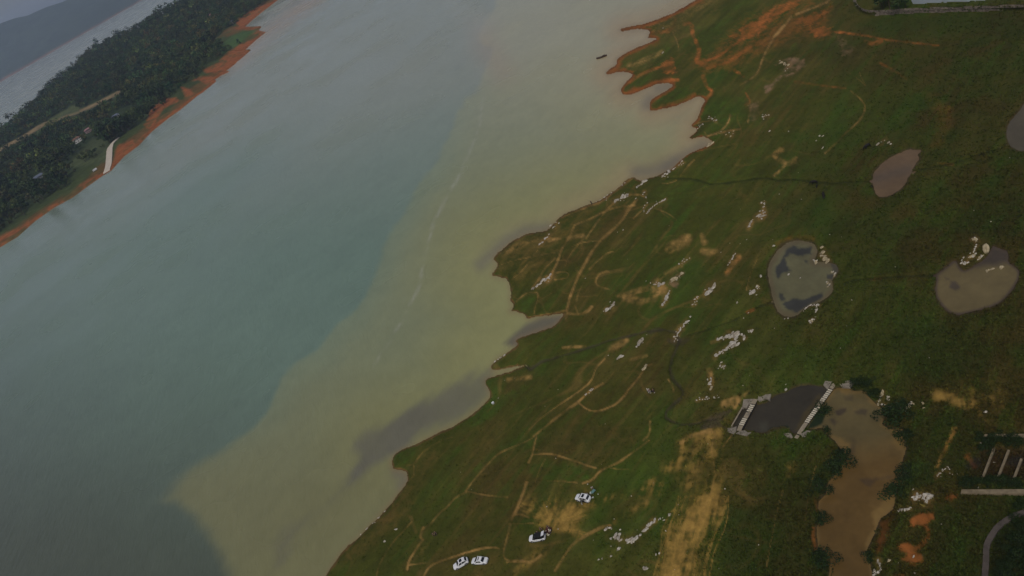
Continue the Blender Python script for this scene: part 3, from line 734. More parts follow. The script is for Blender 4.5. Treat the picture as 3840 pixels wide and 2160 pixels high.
# footpaths and the worn rims of the old field terraces
PATHS = [(11, 'Z4', [(780, 1449), (790, 1330), (830, 1200), (870, 1100), (900, 1030), (940, 960), (1000, 850), (1080, 740), (1180, 650), (1290, 550), (1340, 450), (1420, 360)]), (12, 'Z4', [(430, 1432), (600, 1400), (780, 1365)]),
 (10, 'Z4', [(640, 1050), (700, 930), (740, 800), (800, 720), (855, 590)]), (8, 'Z4', [(855, 590), (960, 550), (1080, 490), (1220, 430), (1400, 410)]), (7, 'Z4', [(470, 1160), (520, 1100), (580, 990), (680, 890)]), (6, 'Z4', [(960, 710), (1050, 580), (1140, 460), (1220, 380)]),
 (7, 'Z4', [(330, 1280), (420, 1200), (520, 1190), (530, 1240), (500, 1330), (490, 1390)]), (4, 'Z4', [(160, 960), (300, 910), (450, 880), (600, 850), (680, 840)]), (4, 'Z4', [(290, 1080), (400, 990), (470, 880), (520, 820)]), (4, 'Z4', [(820, 790), (940, 740), (1090, 735)]),
 (5, 'Z4', [(690, 1020), (800, 1010), (800, 1070), (680, 1085)]), (5, 'Z4', [(700, 910), (790, 905), (775, 960)]), (6, 'Z4', [(990, 990), (1090, 890), (1160, 840), (1210, 830)]), (7, 'Z4', [(870, 1290), (890, 1200), (940, 1110)]), (5, 'Z4', [(880, 1240), (960, 1235), (1060, 1230)]),
 (6, 'Z4', [(1170, 1170), (1080, 1150), (1040, 1110), (1080, 1020), (1170, 1010)]), (13, 'Z4', [(800, 1390), (880, 1400), (950, 1390), (1010, 1330)]), (7, 'Z4', [(860, 1320), (890, 1400)]), (5, 'Z4', [(1390, 530), (1460, 460), (1500, 430), (1520, 390)]), (5, 'Z4', [(1590, 440), (1700, 480), (1780, 540)]),
 (9, 'Z4', [(740, 520), (850, 475), (960, 430), (1100, 370), (1250, 270), (1380, 160)]), (5, 'Z4', [(1810, 150), (1870, 70), (1940, 0)]), (7, 'Z4', [(1650, 215), (1720, 210), (1780, 185)]), (7, 'Z4', [(1330, 320), (1450, 310), (1510, 350)]), (5, 'Z4', [(790, 900), (860, 800), (960, 690)]),
 (13, 'Z7', [(1330, 1055), (1420, 980), (1530, 890), (1640, 810), (1740, 740)]), (8, 'Z7', [(1740, 740), (1800, 680), (1860, 630), (1960, 575)]), (8, 'Z7', [(1750, 760), (1820, 815), (1900, 830), (2000, 800), (2080, 760), (2150, 690)]), (7, 'Z8', [(0, 780), (80, 720), (120, 650), (200, 560), (260, 480), (290, 420), (350, 400)]),
 (4, 'Z7', [(1290, 1000), (1350, 930), (1450, 850), (1560, 770), (1680, 690)]), (4, 'Z7', [(1680, 690), (1860, 560), (1890, 440), (1980, 350)]), (9, 'Y5', [(270, 190), (250, 270), (230, 360), (200, 420)]), (8, 'Y5', [(230, 350), (400, 340), (500, 370), (650, 420), (760, 460), (810, 470)]),
 (8, 'Y5', [(690, 610), (780, 580), (830, 510), (900, 470), (1000, 430), (1100, 360), (1200, 290), (1290, 220)]), (6, 'Y5', [(940, 470), (1020, 485), (1100, 480)]), (5, 'Y5', [(370, 590), (500, 590), (640, 605)]), (4, 'Y5', [(260, 600), (300, 480), (350, 390)]), (4, 'Y5', [(190, 600), (160, 690), (100, 820)]),
 (9, 'Y6', [(1870, 600), (1800, 800), (1740, 920), (1700, 1080), (1640, 1310), (1830, 1310)]), (6, 'Y6', [(1320, 680), (1400, 570), (1500, 460), (1600, 350), (1720, 290), (1830, 250), (1940, 190)]), (5, 'Y6', [(1320, 680), (1450, 710), (1600, 730), (1700, 735)]), (6, 'Y6', [(1320, 690), (1220, 740), (1150, 830), (1080, 880), (1010, 970), (940, 1020)]),
 (12, 'Y6', [(940, 1010), (900, 1090), (930, 1120)]), (8, 'Y6', [(930, 1120), (860, 1220), (800, 1320), (790, 1390)]), (6, 'Y6', [(830, 960), (760, 1040), (660, 1140), (590, 1250), (530, 1370), (510, 1449), (500, 1600)]), (8, 'Y6', [(920, 1500), (940, 1449), (990, 1360), (1100, 1310), (1230, 1270), (1350, 1230), (1480, 1195), (1590, 1190), (1620, 1200)]),
 (5, 'Y6', [(800, 1350), (960, 1330)]), (6, 'Y6', [(780, 450), (850, 445), (900, 360), (980, 290), (1100, 220), (1200, 190)]), (6, 'Y6', [(850, 450), (855, 540), (800, 590)]), (15, 'Y5', [(440, 1400), (500, 1300), (600, 1150), (720, 1080), (870, 1000), (940, 990)]), (9, 'Y5', [(0, 1325), (140, 1315), (230, 1330), (310, 1260)]), (6, 'Y5', [(20, 980), (240, 970)]),
 (8, 'Y5', [(60, 900), (130, 890), (200, 920)]), (12, 'Y5', [(100, 830), (80, 880)]), (5, 'Y5', [(1890, 160), (1850, 300), (1890, 480), (1870, 650), (1800, 800), (1770, 950)]), (4, 'Y5', [(2040, 170), (1960, 280)]), (4, 'Y4', [(410, 1449), (440, 1250), (490, 1000), (520, 850), (570, 680)]), (4, 'Y4', [(770, 950), (800, 700), (870, 450)]), (4, 'W1', [(720, 460), (760, 300), (820, 170)]),
 (7, 'Z3', [(600, 820), (700, 900), (740, 960), (720, 1040), (650, 1130), (560, 1200), (470, 1300), (370, 1390)]), (3, 'Z3', [(560, 640), (680, 720), (740, 780)]), (3, 'Z3', [(680, 650), (710, 720), (740, 770)]), (8, 'Z2', [(1700, 330), (1600, 500), (1550, 680), (1390, 770)]), (10, 'Z2', [(1700, 330), (1750, 280), (1850, 150)]), (8, 'Z2', [(1900, 130), (2060, 70), (2174, 20)]),
 (7, 'Z3', [(130, 125), (300, 60), (410, 0)]), (5, 'Z2', [(780, 290), (830, 400), (830, 450)]), (6, 'Z2', [(1070, 1200), (1090, 1240), (1230, 1180), (1290, 1100), (1300, 1040)]), (9, 'Z2', [(1090, 1235), (1250, 1190), (1390, 1170)]), (9, 'Z2', [(970, 1130), (1060, 1100), (1170, 1090)]), (4, 'Z2', [(1000, 1370), (1200, 1330), (1360, 1300)]), (7, 'Z2', [(1460, 1110), (1490, 960)])]
for w, z, pts in PATHS:
    if z in ('Z2', 'Z3'): tone = TAN * np.array([.85, .85, .9])
    else: tone = TAN
    stroke(tone, w * .72 + .8, .85, q(z, pts), .5, .55, .35)
    stroke(BROWNG * .9, w * 2.6, .2, q(z, pts), .6, .8, .5) if w > 7 else None
    if w > 7: stroke(tone, w * .75, .7, q(z, pts), .5, .55, .4)
for z, pts, n, s0, s1, spread, label, warm in RC:
    if n >= 4: stroke(TAN * (.55 if warm else .7), (s1 * .8 + spread * 2.2) * ZN[z][2], .6, q(z, pts), .9, 1.3, .7)
# fans of wheel tracks where cars turn
for i in range(44):
    a = rng.uniform(-.6, 2.9)
    r0, r1 = rng.uniform(8, 70), rng.uniform(70, 150)
    ox, oy = q('Y5', [(400, 960)])[0]
    stroke(STRAW * rng.uniform(.8, 1.1), rng.uniform(2, 4.5), .5, [(ox + math.cos(a) * r0 * 1.3, oy - math.sin(a) * r0), (ox + math.cos(a + .1) * r1, oy - math.sin(a + .1) * r1 * .8)], .6, .5, .6)
for i in range(46):
    t = i / 46
    ox, oy = 1900 + (1560 + 260 * rng.uniform(-1, 1)) * .41398, 2160
    stroke(STRAW * rng.uniform(.8, 1.15), rng.uniform(2, 5), .45, [(ox + rng.uniform(-50, 50), 2300), (ox + 20, 2100), (ox + 60 + 40 * rng.uniform(-1, 1), 1960), (ox + 100 + 30 * rng.uniform(-1, 1), 1860)], .6, .5, .7)
# water's edge, ditches and streams: bare wet earth
beach = 5 + 12 * smooth(650, 150, Y) * (1 + 2 * n2).clip(.1, 2) + 8 * smooth(.0, .2, n1)
col = mixc(col, np.where((Y < 640)[:, None], ORANGE * .72, np.array([.15, .088, .034])), (1 - smooth(.2, 1.0, (sd + jit * 14) / beach)) * .85)
col = mixc(col, np.array([.06, .04, .02]), (1 - smooth(0, 5, np.abs(sd - 1))) * .6)
for k in psd:
    col = mixc(col, np.array([.055, .04, .022]) if k != 'upper' else GRASS, (1 - smooth(0, 11, -psd[k] + jit * 12)) * .8)
col = mixc(col, np.array([.012, .018, .007]), (1 - smooth(0, 3.5, dd + 4 * np.abs(n2))) * .55)
col = mixc(col, np.array([.034, .040, .013]), (1 - smooth(1, 8, ds)) * .45)
col = mixc(col, np.array([.050, .043, .030]), (1 - smooth(0, 3.5, ds + 4 * np.abs(n2))) * .7)
blob(MUD, .9, q('Z8', [(800, 975), (870, 895), (920, 845), (1050, 815), (1090, 808), (1010, 880), (960, 925), (1010, 965), (1060, 985), (900, 985)]), 10, .2)
blob(MUD, .8, q('Z8', [(490, 170), (590, 160), (690, 175), (640, 225), (560, 240), (500, 210)]), 10, .2)
blob(MUD * .8, .8, q('Z8', [(300, 95), (440, 80), (460, 100), (320, 125)]), 8, .2)
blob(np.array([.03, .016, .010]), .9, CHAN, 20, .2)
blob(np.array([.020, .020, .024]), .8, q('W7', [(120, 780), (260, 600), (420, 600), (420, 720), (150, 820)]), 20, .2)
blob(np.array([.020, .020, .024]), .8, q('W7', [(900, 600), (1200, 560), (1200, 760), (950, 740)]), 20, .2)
# the bed under the creek: paler sandy shallows
col = mixc(col, TAN * .8, smooth(0, 8, psd['creek']))
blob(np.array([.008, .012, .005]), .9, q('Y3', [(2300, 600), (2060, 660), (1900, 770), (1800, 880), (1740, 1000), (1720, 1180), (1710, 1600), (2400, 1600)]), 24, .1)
col *= (1.10 - .18 * rank_falloff)[:, None]  # lens falloff painted into the ground, darker to the right
col *= np.array([1.05, 1.0, .9])
col *= (1 + .38 * n3 + .35 * n2 + .5 * ns)[:, None].clip(.35, 1.9)
col = np.clip(col, .004, .6)
keep = (sd > -60).reshape(ny, nx)
V = np.stack([xx, yy, zz], 1)
F_ = grid_faces(ny, nx, keep)
V2, F2, c2 = compact(V, F_, col)
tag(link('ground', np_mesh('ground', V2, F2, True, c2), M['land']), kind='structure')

# the same ground carries on beyond the traced part
ii = np.arange(ny * nx).reshape(ny, nx)
land_m = (sd > 0).reshape(ny, nx)
j0 = int(np.nonzero(land_m[0])[0][0])
j1 = int(np.nonzero(land_m[-1])[0][0])
ring = np.concatenate([ii[0, j0::6], ii[6:-6:6, -1], ii[-1, j1::6][::-1]])
B = V[ring]
cen = np.array(ground(2900, 1250))
ff = np.array([0, .04, .12, .3, .7, 1.5, 3.0])
rows_, cols_ = [], []
for f in ff:
    p = B + (B - cen) * f
    p[:, 2] = B[:, 2] - .03 + (1.5 * f + 6 * f * fbm(p[:, 0] / 60, p[:, 1] / 60, 14, 3) if f else 0)
    c = np.tile(GRASS * .8, (len(p), 1)) * (1 + .8 * fbm(p[:, 0] / 25, p[:, 1] / 25, 15, 4))[:, None]
    rows_.append(p); cols_.append(mixc(c, col[ring], np.full(len(p), max(0, 1 - f * 8))))
tag(link('ground', np_mesh('ground', np.vstack(rows_), grid_faces(len(ff), len(ring)), True, np.clip(np.vstack(cols_), .004, .6)), M['land']), kind='structure')

# ------------------------------------------------------------------ lake bed far and wide, then the lake itself
me = bpy.data.meshes.new('lake_bed')
me.from_pydata([(-40000, -3000, -4), (40000, -3000, -4), (40000, 45000, -4), (-40000, 45000, -4)], [], [(0, 1, 2, 3)])
tag(link('lake_bed', me, simple_mat('lake_mud', (.05, .05, .04), .9, .2, .01)), kind='structure')

us = np.linspace(-3600, 3000, 560)                                  # across, then away from the camera
vs = np.concatenate([np.linspace(-2600, 1500, 420), np.linspace(1505, 1696, 60)])
UU, VV = np.meshgrid(us, vs)
lx, ly = UU.ravel(), (VV * st + FPX * ct).ravel()
lz = (VV * ct - FPX * st).ravel()
t = -CAM_H / lz
lx, ly = lx * t, ly * t
LPX, LPY, _ = proj(lx, ly, np.zeros_like(lx))
TEAL, MUDW, GREYW, DARKW, PALE = map(np.array, ((.150, .220, .170), (.285, .280, .118), (.165, .145, .108), (.078, .086, .060), (.300, .305, .255)))
BOUND = q('V3', [(1420, -60), (1380, 0), (1370, 50), (1330, 110), (1300, 190), (1310, 250), (1370, 270), (1360, 340), (1330, 390), (1290, 470), (1220, 530), (1170, 620), (1140, 720), (1090, 830), (1040, 920), (960, 1000), (900, 1140), (850, 1220), (780, 1330), (740, 1440)]) + \
    q('V2', [(1790, 110), (1680, 210), (1600, 310), (1490, 370), (1410, 450), (1360, 580), (1330, 640), (1240, 720), (1120, 810), (960, 880), (880, 950), (780, 1090), (870, 1110), (940, 1160), (1000, 1240), (1050, 1330), (1100, 1449), (1150, 1800)])
MUDPOLY = BOUND + [(4700, 2900), (4700, -900), (1900, -900)]
nw, nw2 = fbm(lx / 30, ly / 30, 61, 5), fbm(lx / 9, ly / 9, 62, 4)
nl = fbm(lx / 160, ly / 160, 63, 4)
msd = np.where(inside(LPX, LPY, MUDPOLY), 1, -1) * np.minimum(seg_dist(LPX, LPY, BOUND), 900) + nw * 38 * np.clip(700 / np.hypot(lx, ly), .25, 1) + nw2 * 26 * np.clip(500 / np.hypot(lx, ly), 0, 1)
wc = np.tile(TEAL, (len(lx), 1)).astype(float)
wc = mixc(wc, DARKW, smooth(850, 2150, LPY - .30 * LPX + nl * 250) * .92)  # lake tone gets darker towards the lower left
wc = mixc(wc, PALE, smooth(1000, 100, LPY + nl * 300) * .75 + smooth(1000, -100, LPX + nl * 300) * .25 * smooth(1500, 700, LPY))  # sky reflection painted into the colour, paler towards the far water
fade = smooth(-7, 15 + smooth(1500, 2000, LPY) * 55, msd)
shore_d = np.minimum(seg_dist(LPX, LPY, SHORE, True), 900)
mud = MUDW * (.86 + .14 * np.exp(-shore_d / 260))[:, None]
mud = mixc(mud, np.array([.215, .248, .155]), smooth(60, 420, shore_d + nl * 150) * .7)
mud = mixc(mud, np.array([.180, .240, .165]), smooth(130, 0, msd) * .55)
mud = mixc(mud, np.array([.37, .35, .25]), smooth(800, 60, LPY + nl * 250) * .75)  # plume brightened likewise, painted reflection of the sky
mud = mixc(mud, np.array([.36, .25, .13]), np.exp(-((shore_d - 12) / 55) ** 2) * .6 * smooth(1100, 500, LPY))
mud = mixc(mud, np.array([.190, .182, .088]), smooth(1250, 2000, LPY + nl * 200) * .85)
wc = wc * (1 - fade[:, None]) + mud * fade[:, None]
GREY = q('V2', [(2480, 400), (2380, 440), (2270, 500), (2130, 580), (1990, 660), (1850, 720), (1790, 780), (1800, 860), (1760, 960), (1680, 1040), (1560, 1130), (1420, 1220), (1380, 1300), (1390, 1400), (1420, 1380), (1500, 1240), (1640, 1100), (1760, 1000), (1860, 890), (2000, 830), (2130, 740), (2300, 660), (2440, 600), (2500, 480)])
gsd = poly_sd(LPX, LPY, GREY, 120) + nw * 30 + nw2 * 12
wc = mixc(wc, GREYW * np.array([.86, .92, .92]), smooth(-26, 26, gsd + nw2 * 26 + 46 * fbm((lx * sv.x + ly * sv.y) / 30, (-lx * sv.y + ly * sv.x) / 5, 69, 4)) * (np.clip(.82 + .8 * nw, .4, .9)) * (1 - .45 * smooth(1750, 2000, LPY)))
gsd = poly_sd(LPX, LPY, q('F', [(1265, 865), (1320, 815), (1360, 797), (1415, 790), (1430, 830), (1340, 850), (1300, 875)]), 90) + nw2 * 10
wc = mixc(wc, GREYW * .8, smooth(-10, 14, gsd) * .9)
for w, pts in [(26, q('Z4', [(0, 950), (80, 880), (250, 720), (420, 640), (600, 620)])), (30, q('Z4', [(1420, 110), (1600, 100), (1760, 30)])), (26, q('Z5', [(0, 330), (150, 210), (330, 120)])), (24, q('Z2', [(540, 950), (570, 900)])), (22, q('Z2', [(650, 800), (760, 780)])), (26, q('Y6', [(700, 520), (780, 560), (740, 620)]))]:
    d = line_dist(LPX, LPY, pts, 120)
    wc = mixc(wc, GREYW, np.exp(-(d / w) ** 2) * .65)
# silt clouds off the far spit, and a faint foam line
for w, s, pts in [(34, .75, q('V3', [(-120, 380), (0, 310), (100, 220), (160, 170), (260, 90), (420, -20)])), (60, .4, q('V3', [(1320, 180), (1350, 270), (1420, 380)])), (50, .3, q('V3', [(1320, 130), (1200, 50), (1120, -30)]))]:
    d = line_dist(LPX, LPY, pts, 200) + nw * 30
    wc = mixc(wc, np.array([.34, .25, .17]) if w != 50 else PALE * 1.1, np.exp(-(d / w) ** 2) * s)
wob = 26 * fbm(lx / 25, ly / 25, 67, 3)
d = line_dist(LPX + wob, LPY, q('F', [(1215, 250), (1195, 350), (1165, 420), (1130, 480), (1092, 560), (1068, 640), (1052, 720), (1020, 800), (985, 860), (940, 920)]), 60)
wc = mixc(wc, np.array([.42, .42, .36]), np.exp(-(np.maximum(d - .5, 0) / 4.5) ** 2) * smooth(-.22, .2, fbm(lx / 5, ly / 5, 66, 3)) * .36)
nearw = np.clip(420 / np.hypot(lx, ly), 0, 1) ** 2
wc *= (1 + .14 * nw2 * nearw ** .5 + .07 * nw * np.clip(600 / np.hypot(lx, ly), 0, 1) + .12 * nearw * fbm(lx / 3, ly / 3, 68, 3) + .04 * nl)[:, None]
wc = mixc(wc, np.array([.24, .165, .085]), np.exp(-((shore_d + 8 * nw2) / 11) ** 2) * .5)
tag(link('lake_water', np_mesh('lake_water', np.stack([lx, ly, np.zeros_like(lx)], 1), grid_faces(len(vs), len(us)), True, np.clip(wc, .01, .7)), M['lake']), kind='structure')

# ------------------------------------------------------------------ ponds and the creek
def pond_sheet(name, k, paint=None):
    pl, colr, _ = POND[k]
    xs, ys = [p[0] for p in pl], [p[1] for p in pl]
    a, b = np.arange(min(xs) - 16, max(xs) + 17, 4.0), np.arange(min(ys) - 16, max(ys) + 17, 4.0)
    A, B = np.meshgrid(a, b)
    s = np.where(inside(A.ravel(), B.ravel(), pl), 1, -1) * seg_dist(A.ravel(), B.ravel(), pl, True)
    x, y, z = P(A.ravel(), B.ravel(), PLEV[k])
    c = np.tile(np.array(colr), (len(x), 1)).astype(float)
    if paint: c = paint(c, A.ravel(), B.ravel(), s, x, y)
    c *= (1 + .5 * fbm(x / 5, y / 5, 71, 5) + .15 * fbm(x / .8, y / .8, 74, 2))[:, None].clip(.5, 1.5)
    V, F, c = compact(np.stack([x, y, z], 1), grid_faces(len(b), len(a), (s > -14).reshape(len(b), len(a))), np.clip(c, .004, .6))
    return tag(link(name, np_mesh(name, V, F, True, c), M['pond']), kind='structure')

def blots(c, A, B, x, y, tone, items):
    for s, soft, pts in items:
        d = poly_sd(A, B, pts, 60) + fbm(x / 1.5, y / 1.5, 77, 4) * 14
        c = mixc(c, tone, smooth(-soft, soft, d) * s)
    return c

def paint_heart(c, A, B, s, x, y):
    c = mixc(c, np.array([.122, .097, .050]), 1 - smooth(6, 26, s + 12 * fbm(x / 4, y / 4, 72)))
    return blots(c, A, B, x, y, np.array([.036, .036, .034]), [(.9, 5, q('W1', [(1080, 90), (1150, 60), (1250, 80), (1310, 65), (1310, 130), (1230, 140), (1120, 130), (1070, 160), (1090, 230), (1130, 280), (1050, 300), (1010, 350), (980, 280), (1010, 220), (1050, 160)])),
        (.9, 5, q('W1', [(1050, 580), (1120, 540), (1250, 535), (1340, 500), (1410, 475), (1410, 520), (1300, 570), (1230, 620), (1180, 655), (1090, 630)])), (.8, 4, q('W1', [(1245, 185), (1285, 185), (1280, 215), (1245, 210)])), (.8, 4, q('W1', [(1020, 480), (1050, 490), (1080, 540), (1030, 560)])),
        (.8, 4, q('W1', [(1450, 310), (1520, 310), (1500, 360), (1450, 350)])), (.6, 5, q('W1', [(1490, 215), (1560, 240), (1560, 300), (1520, 300)]))])

def paint_right(c, A, B, s, x, y):
    c = blots(c, A, B, x, y, np.array([.05, .038, .034]), [(.8, 16, q('W2', [(1700, 360), (1740, 260), (1960, 330), (1960, 480), (1800, 520), (1650, 520), (1540, 540), (1560, 500)])), (.7, 6, q('W2', [(1180, 740), (1240, 740), (1310, 830), (1240, 880), (1170, 820)])), (.5, 4, q('W2', [(1110, 700), (1160, 700), (1150, 725), (1120, 725)]))])
    return mixc(c, np.array([.07, .05, .036]), 1 - smooth(0, 14, s))

def paint_creek(c, A, B, s, x, y):
    c = mixc(c, np.array([.115, .088, .036]), smooth(1760, 1600, B + 60 * fbm(x / 8, y / 8, 73)))
    c = blots(c, A, B, x, y, np.array([.20, .125, .04]), [(.8, 10, q('Y4', [(1380, 880), (1560, 680), (1600, 780), (1560, 860), (1460, 940), (1400, 1060), (1340, 1230), (1320, 1150), (1400, 1000)])), (.6, 10, q('Y4', [(960, 140), (1060, 230), (1160, 350), (1180, 250), (1100, 210)])), (.5, 14, q('Y4', [(1560, 60), (1700, 140), (1660, 330), (1560, 250)])), (.6, 8, q('W4', [(1120, 290), (1330, 300), (1400, 400), (1250, 440), (1130, 400)]))])
    c = blots(c, A, B, x, y, np.array([.05, .036, .026]), [(.8, 5, q('W4', [(1010, 790), (1120, 740), (1250, 730), (1240, 790), (1150, 880), (1080, 900), (1020, 860)])), (.65, 6, q('W4', [(1380, 800), (1560, 740), (1680, 760), (1660, 890), (1480, 860)])), (.65, 6, q('W4', [(890, 950), (960, 940), (1080, 1000), (1000, 1130), (930, 1010)])), (.5, 8, q('W4', [(1200, 500), (1380, 480), (1360, 560), (1220, 570)])),
        (.5, 7, q('Y4', [(1260, 570), (1380, 560), (1640, 525), (1640, 545), (1420, 590), (1360, 650), (1300, 620)])), (.4, 12, q('Y4', [(1200, 200), (1190, 380), (1240, 240)]))])
    c = mixc(c, np.array([.17, .105, .034]), smooth(.08, .25, fbm(x / 6, y / 6, 75, 5)) * .3)
    c = mixc(c, np.array([.17, .11, .04]), (1 - smooth(0, 16, s + 14 * fbm(x / 3, y / 3, 76))) * .6)
    return blots(c, A, B, x, y, np.array([.013, .024, .008]), [(.97, 4, q('W4', [(395, 1175), (470, 1170), (640, 1115), (760, 1040), (790, 960), (820, 870), (885, 780), (850, 730), (790, 690), (700, 720), (560, 880)])), (.9, 4, q('W4', [(640, 1180), (790, 1180), (800, 1290), (600, 1300), (520, 1330)])), (.97, 4, q('W4', [(1340, 280), (1400, 180), (1700, 150), (1700, 370), (1560, 320), (1420, 370)])), (.97, 4, q('Y2', [(80, 350), (190, 380), (190, 500), (130, 535), (80, 480)])), (.9, 3, q('Y4', [(1540, 610), (1575, 600), (1580, 635), (1545, 640)]))])

def paint_dark(c, A, B, s, x, y):
    c = blots(c, A, B, x, y, np.array([.075, .055, .022]), [(.75, 8, q('Y1', [(1020, 960), (1140, 720), (1260, 640), (1200, 780), (1090, 960)])), (.6, 6, q('Y1', [(1150, 700), (1340, 450), (1380, 440), (1360, 570), (1220, 700)]))])
    c = blots(c, A, B, x, y, np.array([.06, .058, .04]), [(.5, 10, q('Y1', [(540, 860), (660, 830), (640, 960), (560, 980)]))])
    return blots(c, A, B, x, y, np.array([.012, .022, .008]), [(.95, 6, q('Y1', [(640, 985), (690, 930), (800, 905), (920, 905), (960, 1000), (960, 1060), (620, 1040)]))])

pond_sheet('pond_water', 'oval', lambda c, A, B, s, x, y: mixc(c, np.array([.06, .058, .054]), np.exp(-(line_dist(A, B, q('Z6', [(540, 500), (700, 440), (880, 390)]), 120) / 22) ** 2) * .35))
pond_sheet('pond_water', 'edge')
pond_sheet('pond_water', 'heart', paint_heart)
pond_sheet('pond_water', 'right', paint_right)
pond_sheet('creek_water', 'creek', paint_creek)
pond_sheet('pool_water', 'dark', paint_dark)
pond_sheet('pond_water', 'upper')
# ------------------------------------------------------------------ wooded island across the lake
def resample(pts, n):
    pts = np.array(pts, float)
    L = np.concatenate([[0], np.cumsum(np.linalg.norm(np.diff(pts, axis=0), axis=1))])
    s = np.linspace(0, L[-1], n)
    return np.stack([np.interp(s, L, pts[:, k]) for k in range(pts.shape[1])], 1)

SHORE2 = [(-420, 1140), (-200, 1035)] + q('Z1', [(-40, 1380), (0, 1350), (100, 1290), (200, 1200), (300, 1130), (400, 1075), (480, 1015), (560, 958), (610, 928), (680, 850), (760, 790), (830, 715)]) + \
    q('W6', [(700, 1270), (770, 1222), (840, 1170), (930, 1095), (985, 1050), (1000, 1035), (1060, 1000), (1150, 925), (1205, 880), (1190, 862), (1260, 815), (1350, 775), (1290, 785), (1400, 700), (1440, 660), (1480, 630), (1585, 538), (1500, 560),
              (1560, 500), (1650, 420), (1740, 348), (1700, 340), (1660, 330), (1690, 288), (1600, 300), (1480, 318), (1560, 240), (1680, 140), (1850, 10), (2120, -190), (2500, -470)])
RIDGE2 = [(-420, 720), (-160, 560)] + q('Z1', [(0, 690), (80, 640), (110, 612), (240, 495), (290, 445), (380, 372), (440, 305), (520, 255), (640, 185), (740, 145), (790, 105), (880, 62), (980, 2), (1100, -66), (1300, -180), (1560, -330)])
NU, NT = 420, 110
shp = resample([tuple(v[0] for v in P([p[0]], [p[1]], 0.0))[:2] for p in SHORE2], NU)
rp = resample(RIDGE2, NU)
rk = np.linspace(0, 1, NU)
rz = np.interp(rk, [0, .15, .3, .5, .75, 1], [24, 24, 30, 52, 58, 50])
rx, ry, _ = P(rp[:, 0], rp[:, 1], rz + 7)
# match the shore to the ridge by the direction they are seen in
def along(pts):
    a = np.arctan2(pts[:, 0], pts[:, 1])
    return a
T = np.linspace(0, 1, NT)
shx, shy = shp[:, 0], shp[:, 1]
IX = shx[None] * (1 - T[:, None]) + rx[None] * T[:, None]
IY = shy[None] * (1 - T[:, None]) + ry[None] * T[:, None]
nzz = fbm(IX / 120, IY / 120, 81, 4)
IZ = rz[None] * (T[:, None] ** 1.15) + 26 * nzz * np.sin(np.pi * T[:, None]) * np.minimum(1, T[:, None] * 6) + .8
IZ[0] = -1.0
IZ[1:] = np.maximum(IZ[1:], 1.2 + 3 * T[1:, None])
# the back of the hill runs down to the water behind
BK = np.linspace(0, 1, 14)[1:]
dirx, diry = (rx - shx), (ry - shy)
dl = np.hypot(dirx, diry)
BX = rx[None] + dirx[None] / dl * BK[:, None] * 380
BY = ry[None] + diry[None] / dl * BK[:, None] * 380
BZ = rz[None] * (1 - BK[:, None]) ** 1.3 - 2 * BK[:, None]
AX, AY, AZ = np.vstack([IX, BX]), np.vstack([IY, BY]), np.vstack([IZ, BZ])
ipx, ipy, idep = proj(AX.ravel(), AY.ravel(), AZ.ravel())
tt = np.concatenate([np.repeat(T, NU), np.repeat(1 + BK, NU)])
isd = seg_dist(AX.ravel(), AY.ravel(), list(zip(shx, shy)))            # metres from the waterline
ik = fbm(AX.ravel() / 25, AY.ravel() / 25, 82, 4)
ik2 = fbm(AX.ravel() / 60, AY.ravel() / 60, 83, 3)
FOREST_G, FIELD, SOIL2 = np.array([.030, .045, .018]), np.array([.048, .064, .019]), np.array([.28, .092, .028])
ic = np.tile(FOREST_G, (len(tt), 1)).astype(float)
ic = mixc(ic, FIELD, smooth(150, 60, isd + ik2 * 120))
SOILS = [q('W6', k) for k in ([(1040, 760), (1130, 720), (1260, 660), (1500, 570), (1600, 535), (1430, 665), (1330, 745), (1200, 800), (1080, 800)], [(920, 880), (1060, 820), (1250, 830), (1215, 890), (1130, 940), (1000, 880)],
   [(800, 940), (930, 960), (960, 1020), (860, 1070)], [(480, 1180), (620, 1070), (760, 1060), (810, 1090), (620, 1180), (560, 1280), (430, 1330)], [(400, 1350), (600, 1260), (720, 1195), (900, 1110), (1000, 1050), (850, 1180), (640, 1350), (500, 1430), (440, 1400)],
   [(1400, 500), (1500, 460), (1620, 400), (1760, 340), (1600, 480), (1500, 555), (1420, 600), (1320, 650), (1220, 660), (1300, 590)], [(1390, 240), (1560, 100), (1700, 40), (1900, -20), (1720, 140), (1500, 310), (1450, 300)], [(1150, 940), (1260, 850), (1240, 900), (1010, 1070), (930, 1110), (1000, 1040)])]
SOILS += [q('W5', k) for k in ([(1290, 700), (1449, 630), (1480, 720), (1390, 800), (1260, 930), (1200, 1010), (1170, 1010), (1230, 880), (1250, 770)], [(700, 1320), (800, 1200), (900, 1110), (1060, 1015), (1160, 1010), (1080, 1090), (900, 1230), (740, 1350)],
   [(430, 1449), (560, 1350), (700, 1290), (760, 1300), (600, 1430), (400, 1560), (150, 1680), (-60, 1800), (-60, 1720), (200, 1600)])]
soilp = np.full(ipx.shape, -40.0)
for k in SOILS: soilp = np.maximum(soilp, poly_sd(ipx, ipy, k, 40))
soilw = np.interp(ipx, [0, 150, 300, 420, 500, 620, 700, 1000], [26, 34, 40, 75, 70, 62, 85, 60])
soil = np.maximum(smooth(-3, 5, soilp + ik * 14), np.maximum(smooth(22, 9, isd + ik * 14) * .9, .35 * smooth(48, 26, isd + ik * 50 + ik2 * 40))) * (1 - .75 * smooth(.05, .20, ik + .5 * fbm(AX.ravel() / 12, AY.ravel() / 7, 84, 3)))
ic = mixc(ic, SOIL2 * .95, soil)
ROAD2 = q('W5', [(-200, 860), (0, 758), (180, 660), (300, 590), (420, 510), (560, 450), (700, 400), (850, 345), (960, 300), (1100, 230), (1300, 130)])
rdist = line_dist(ipx, ipy, ROAD2, 60)
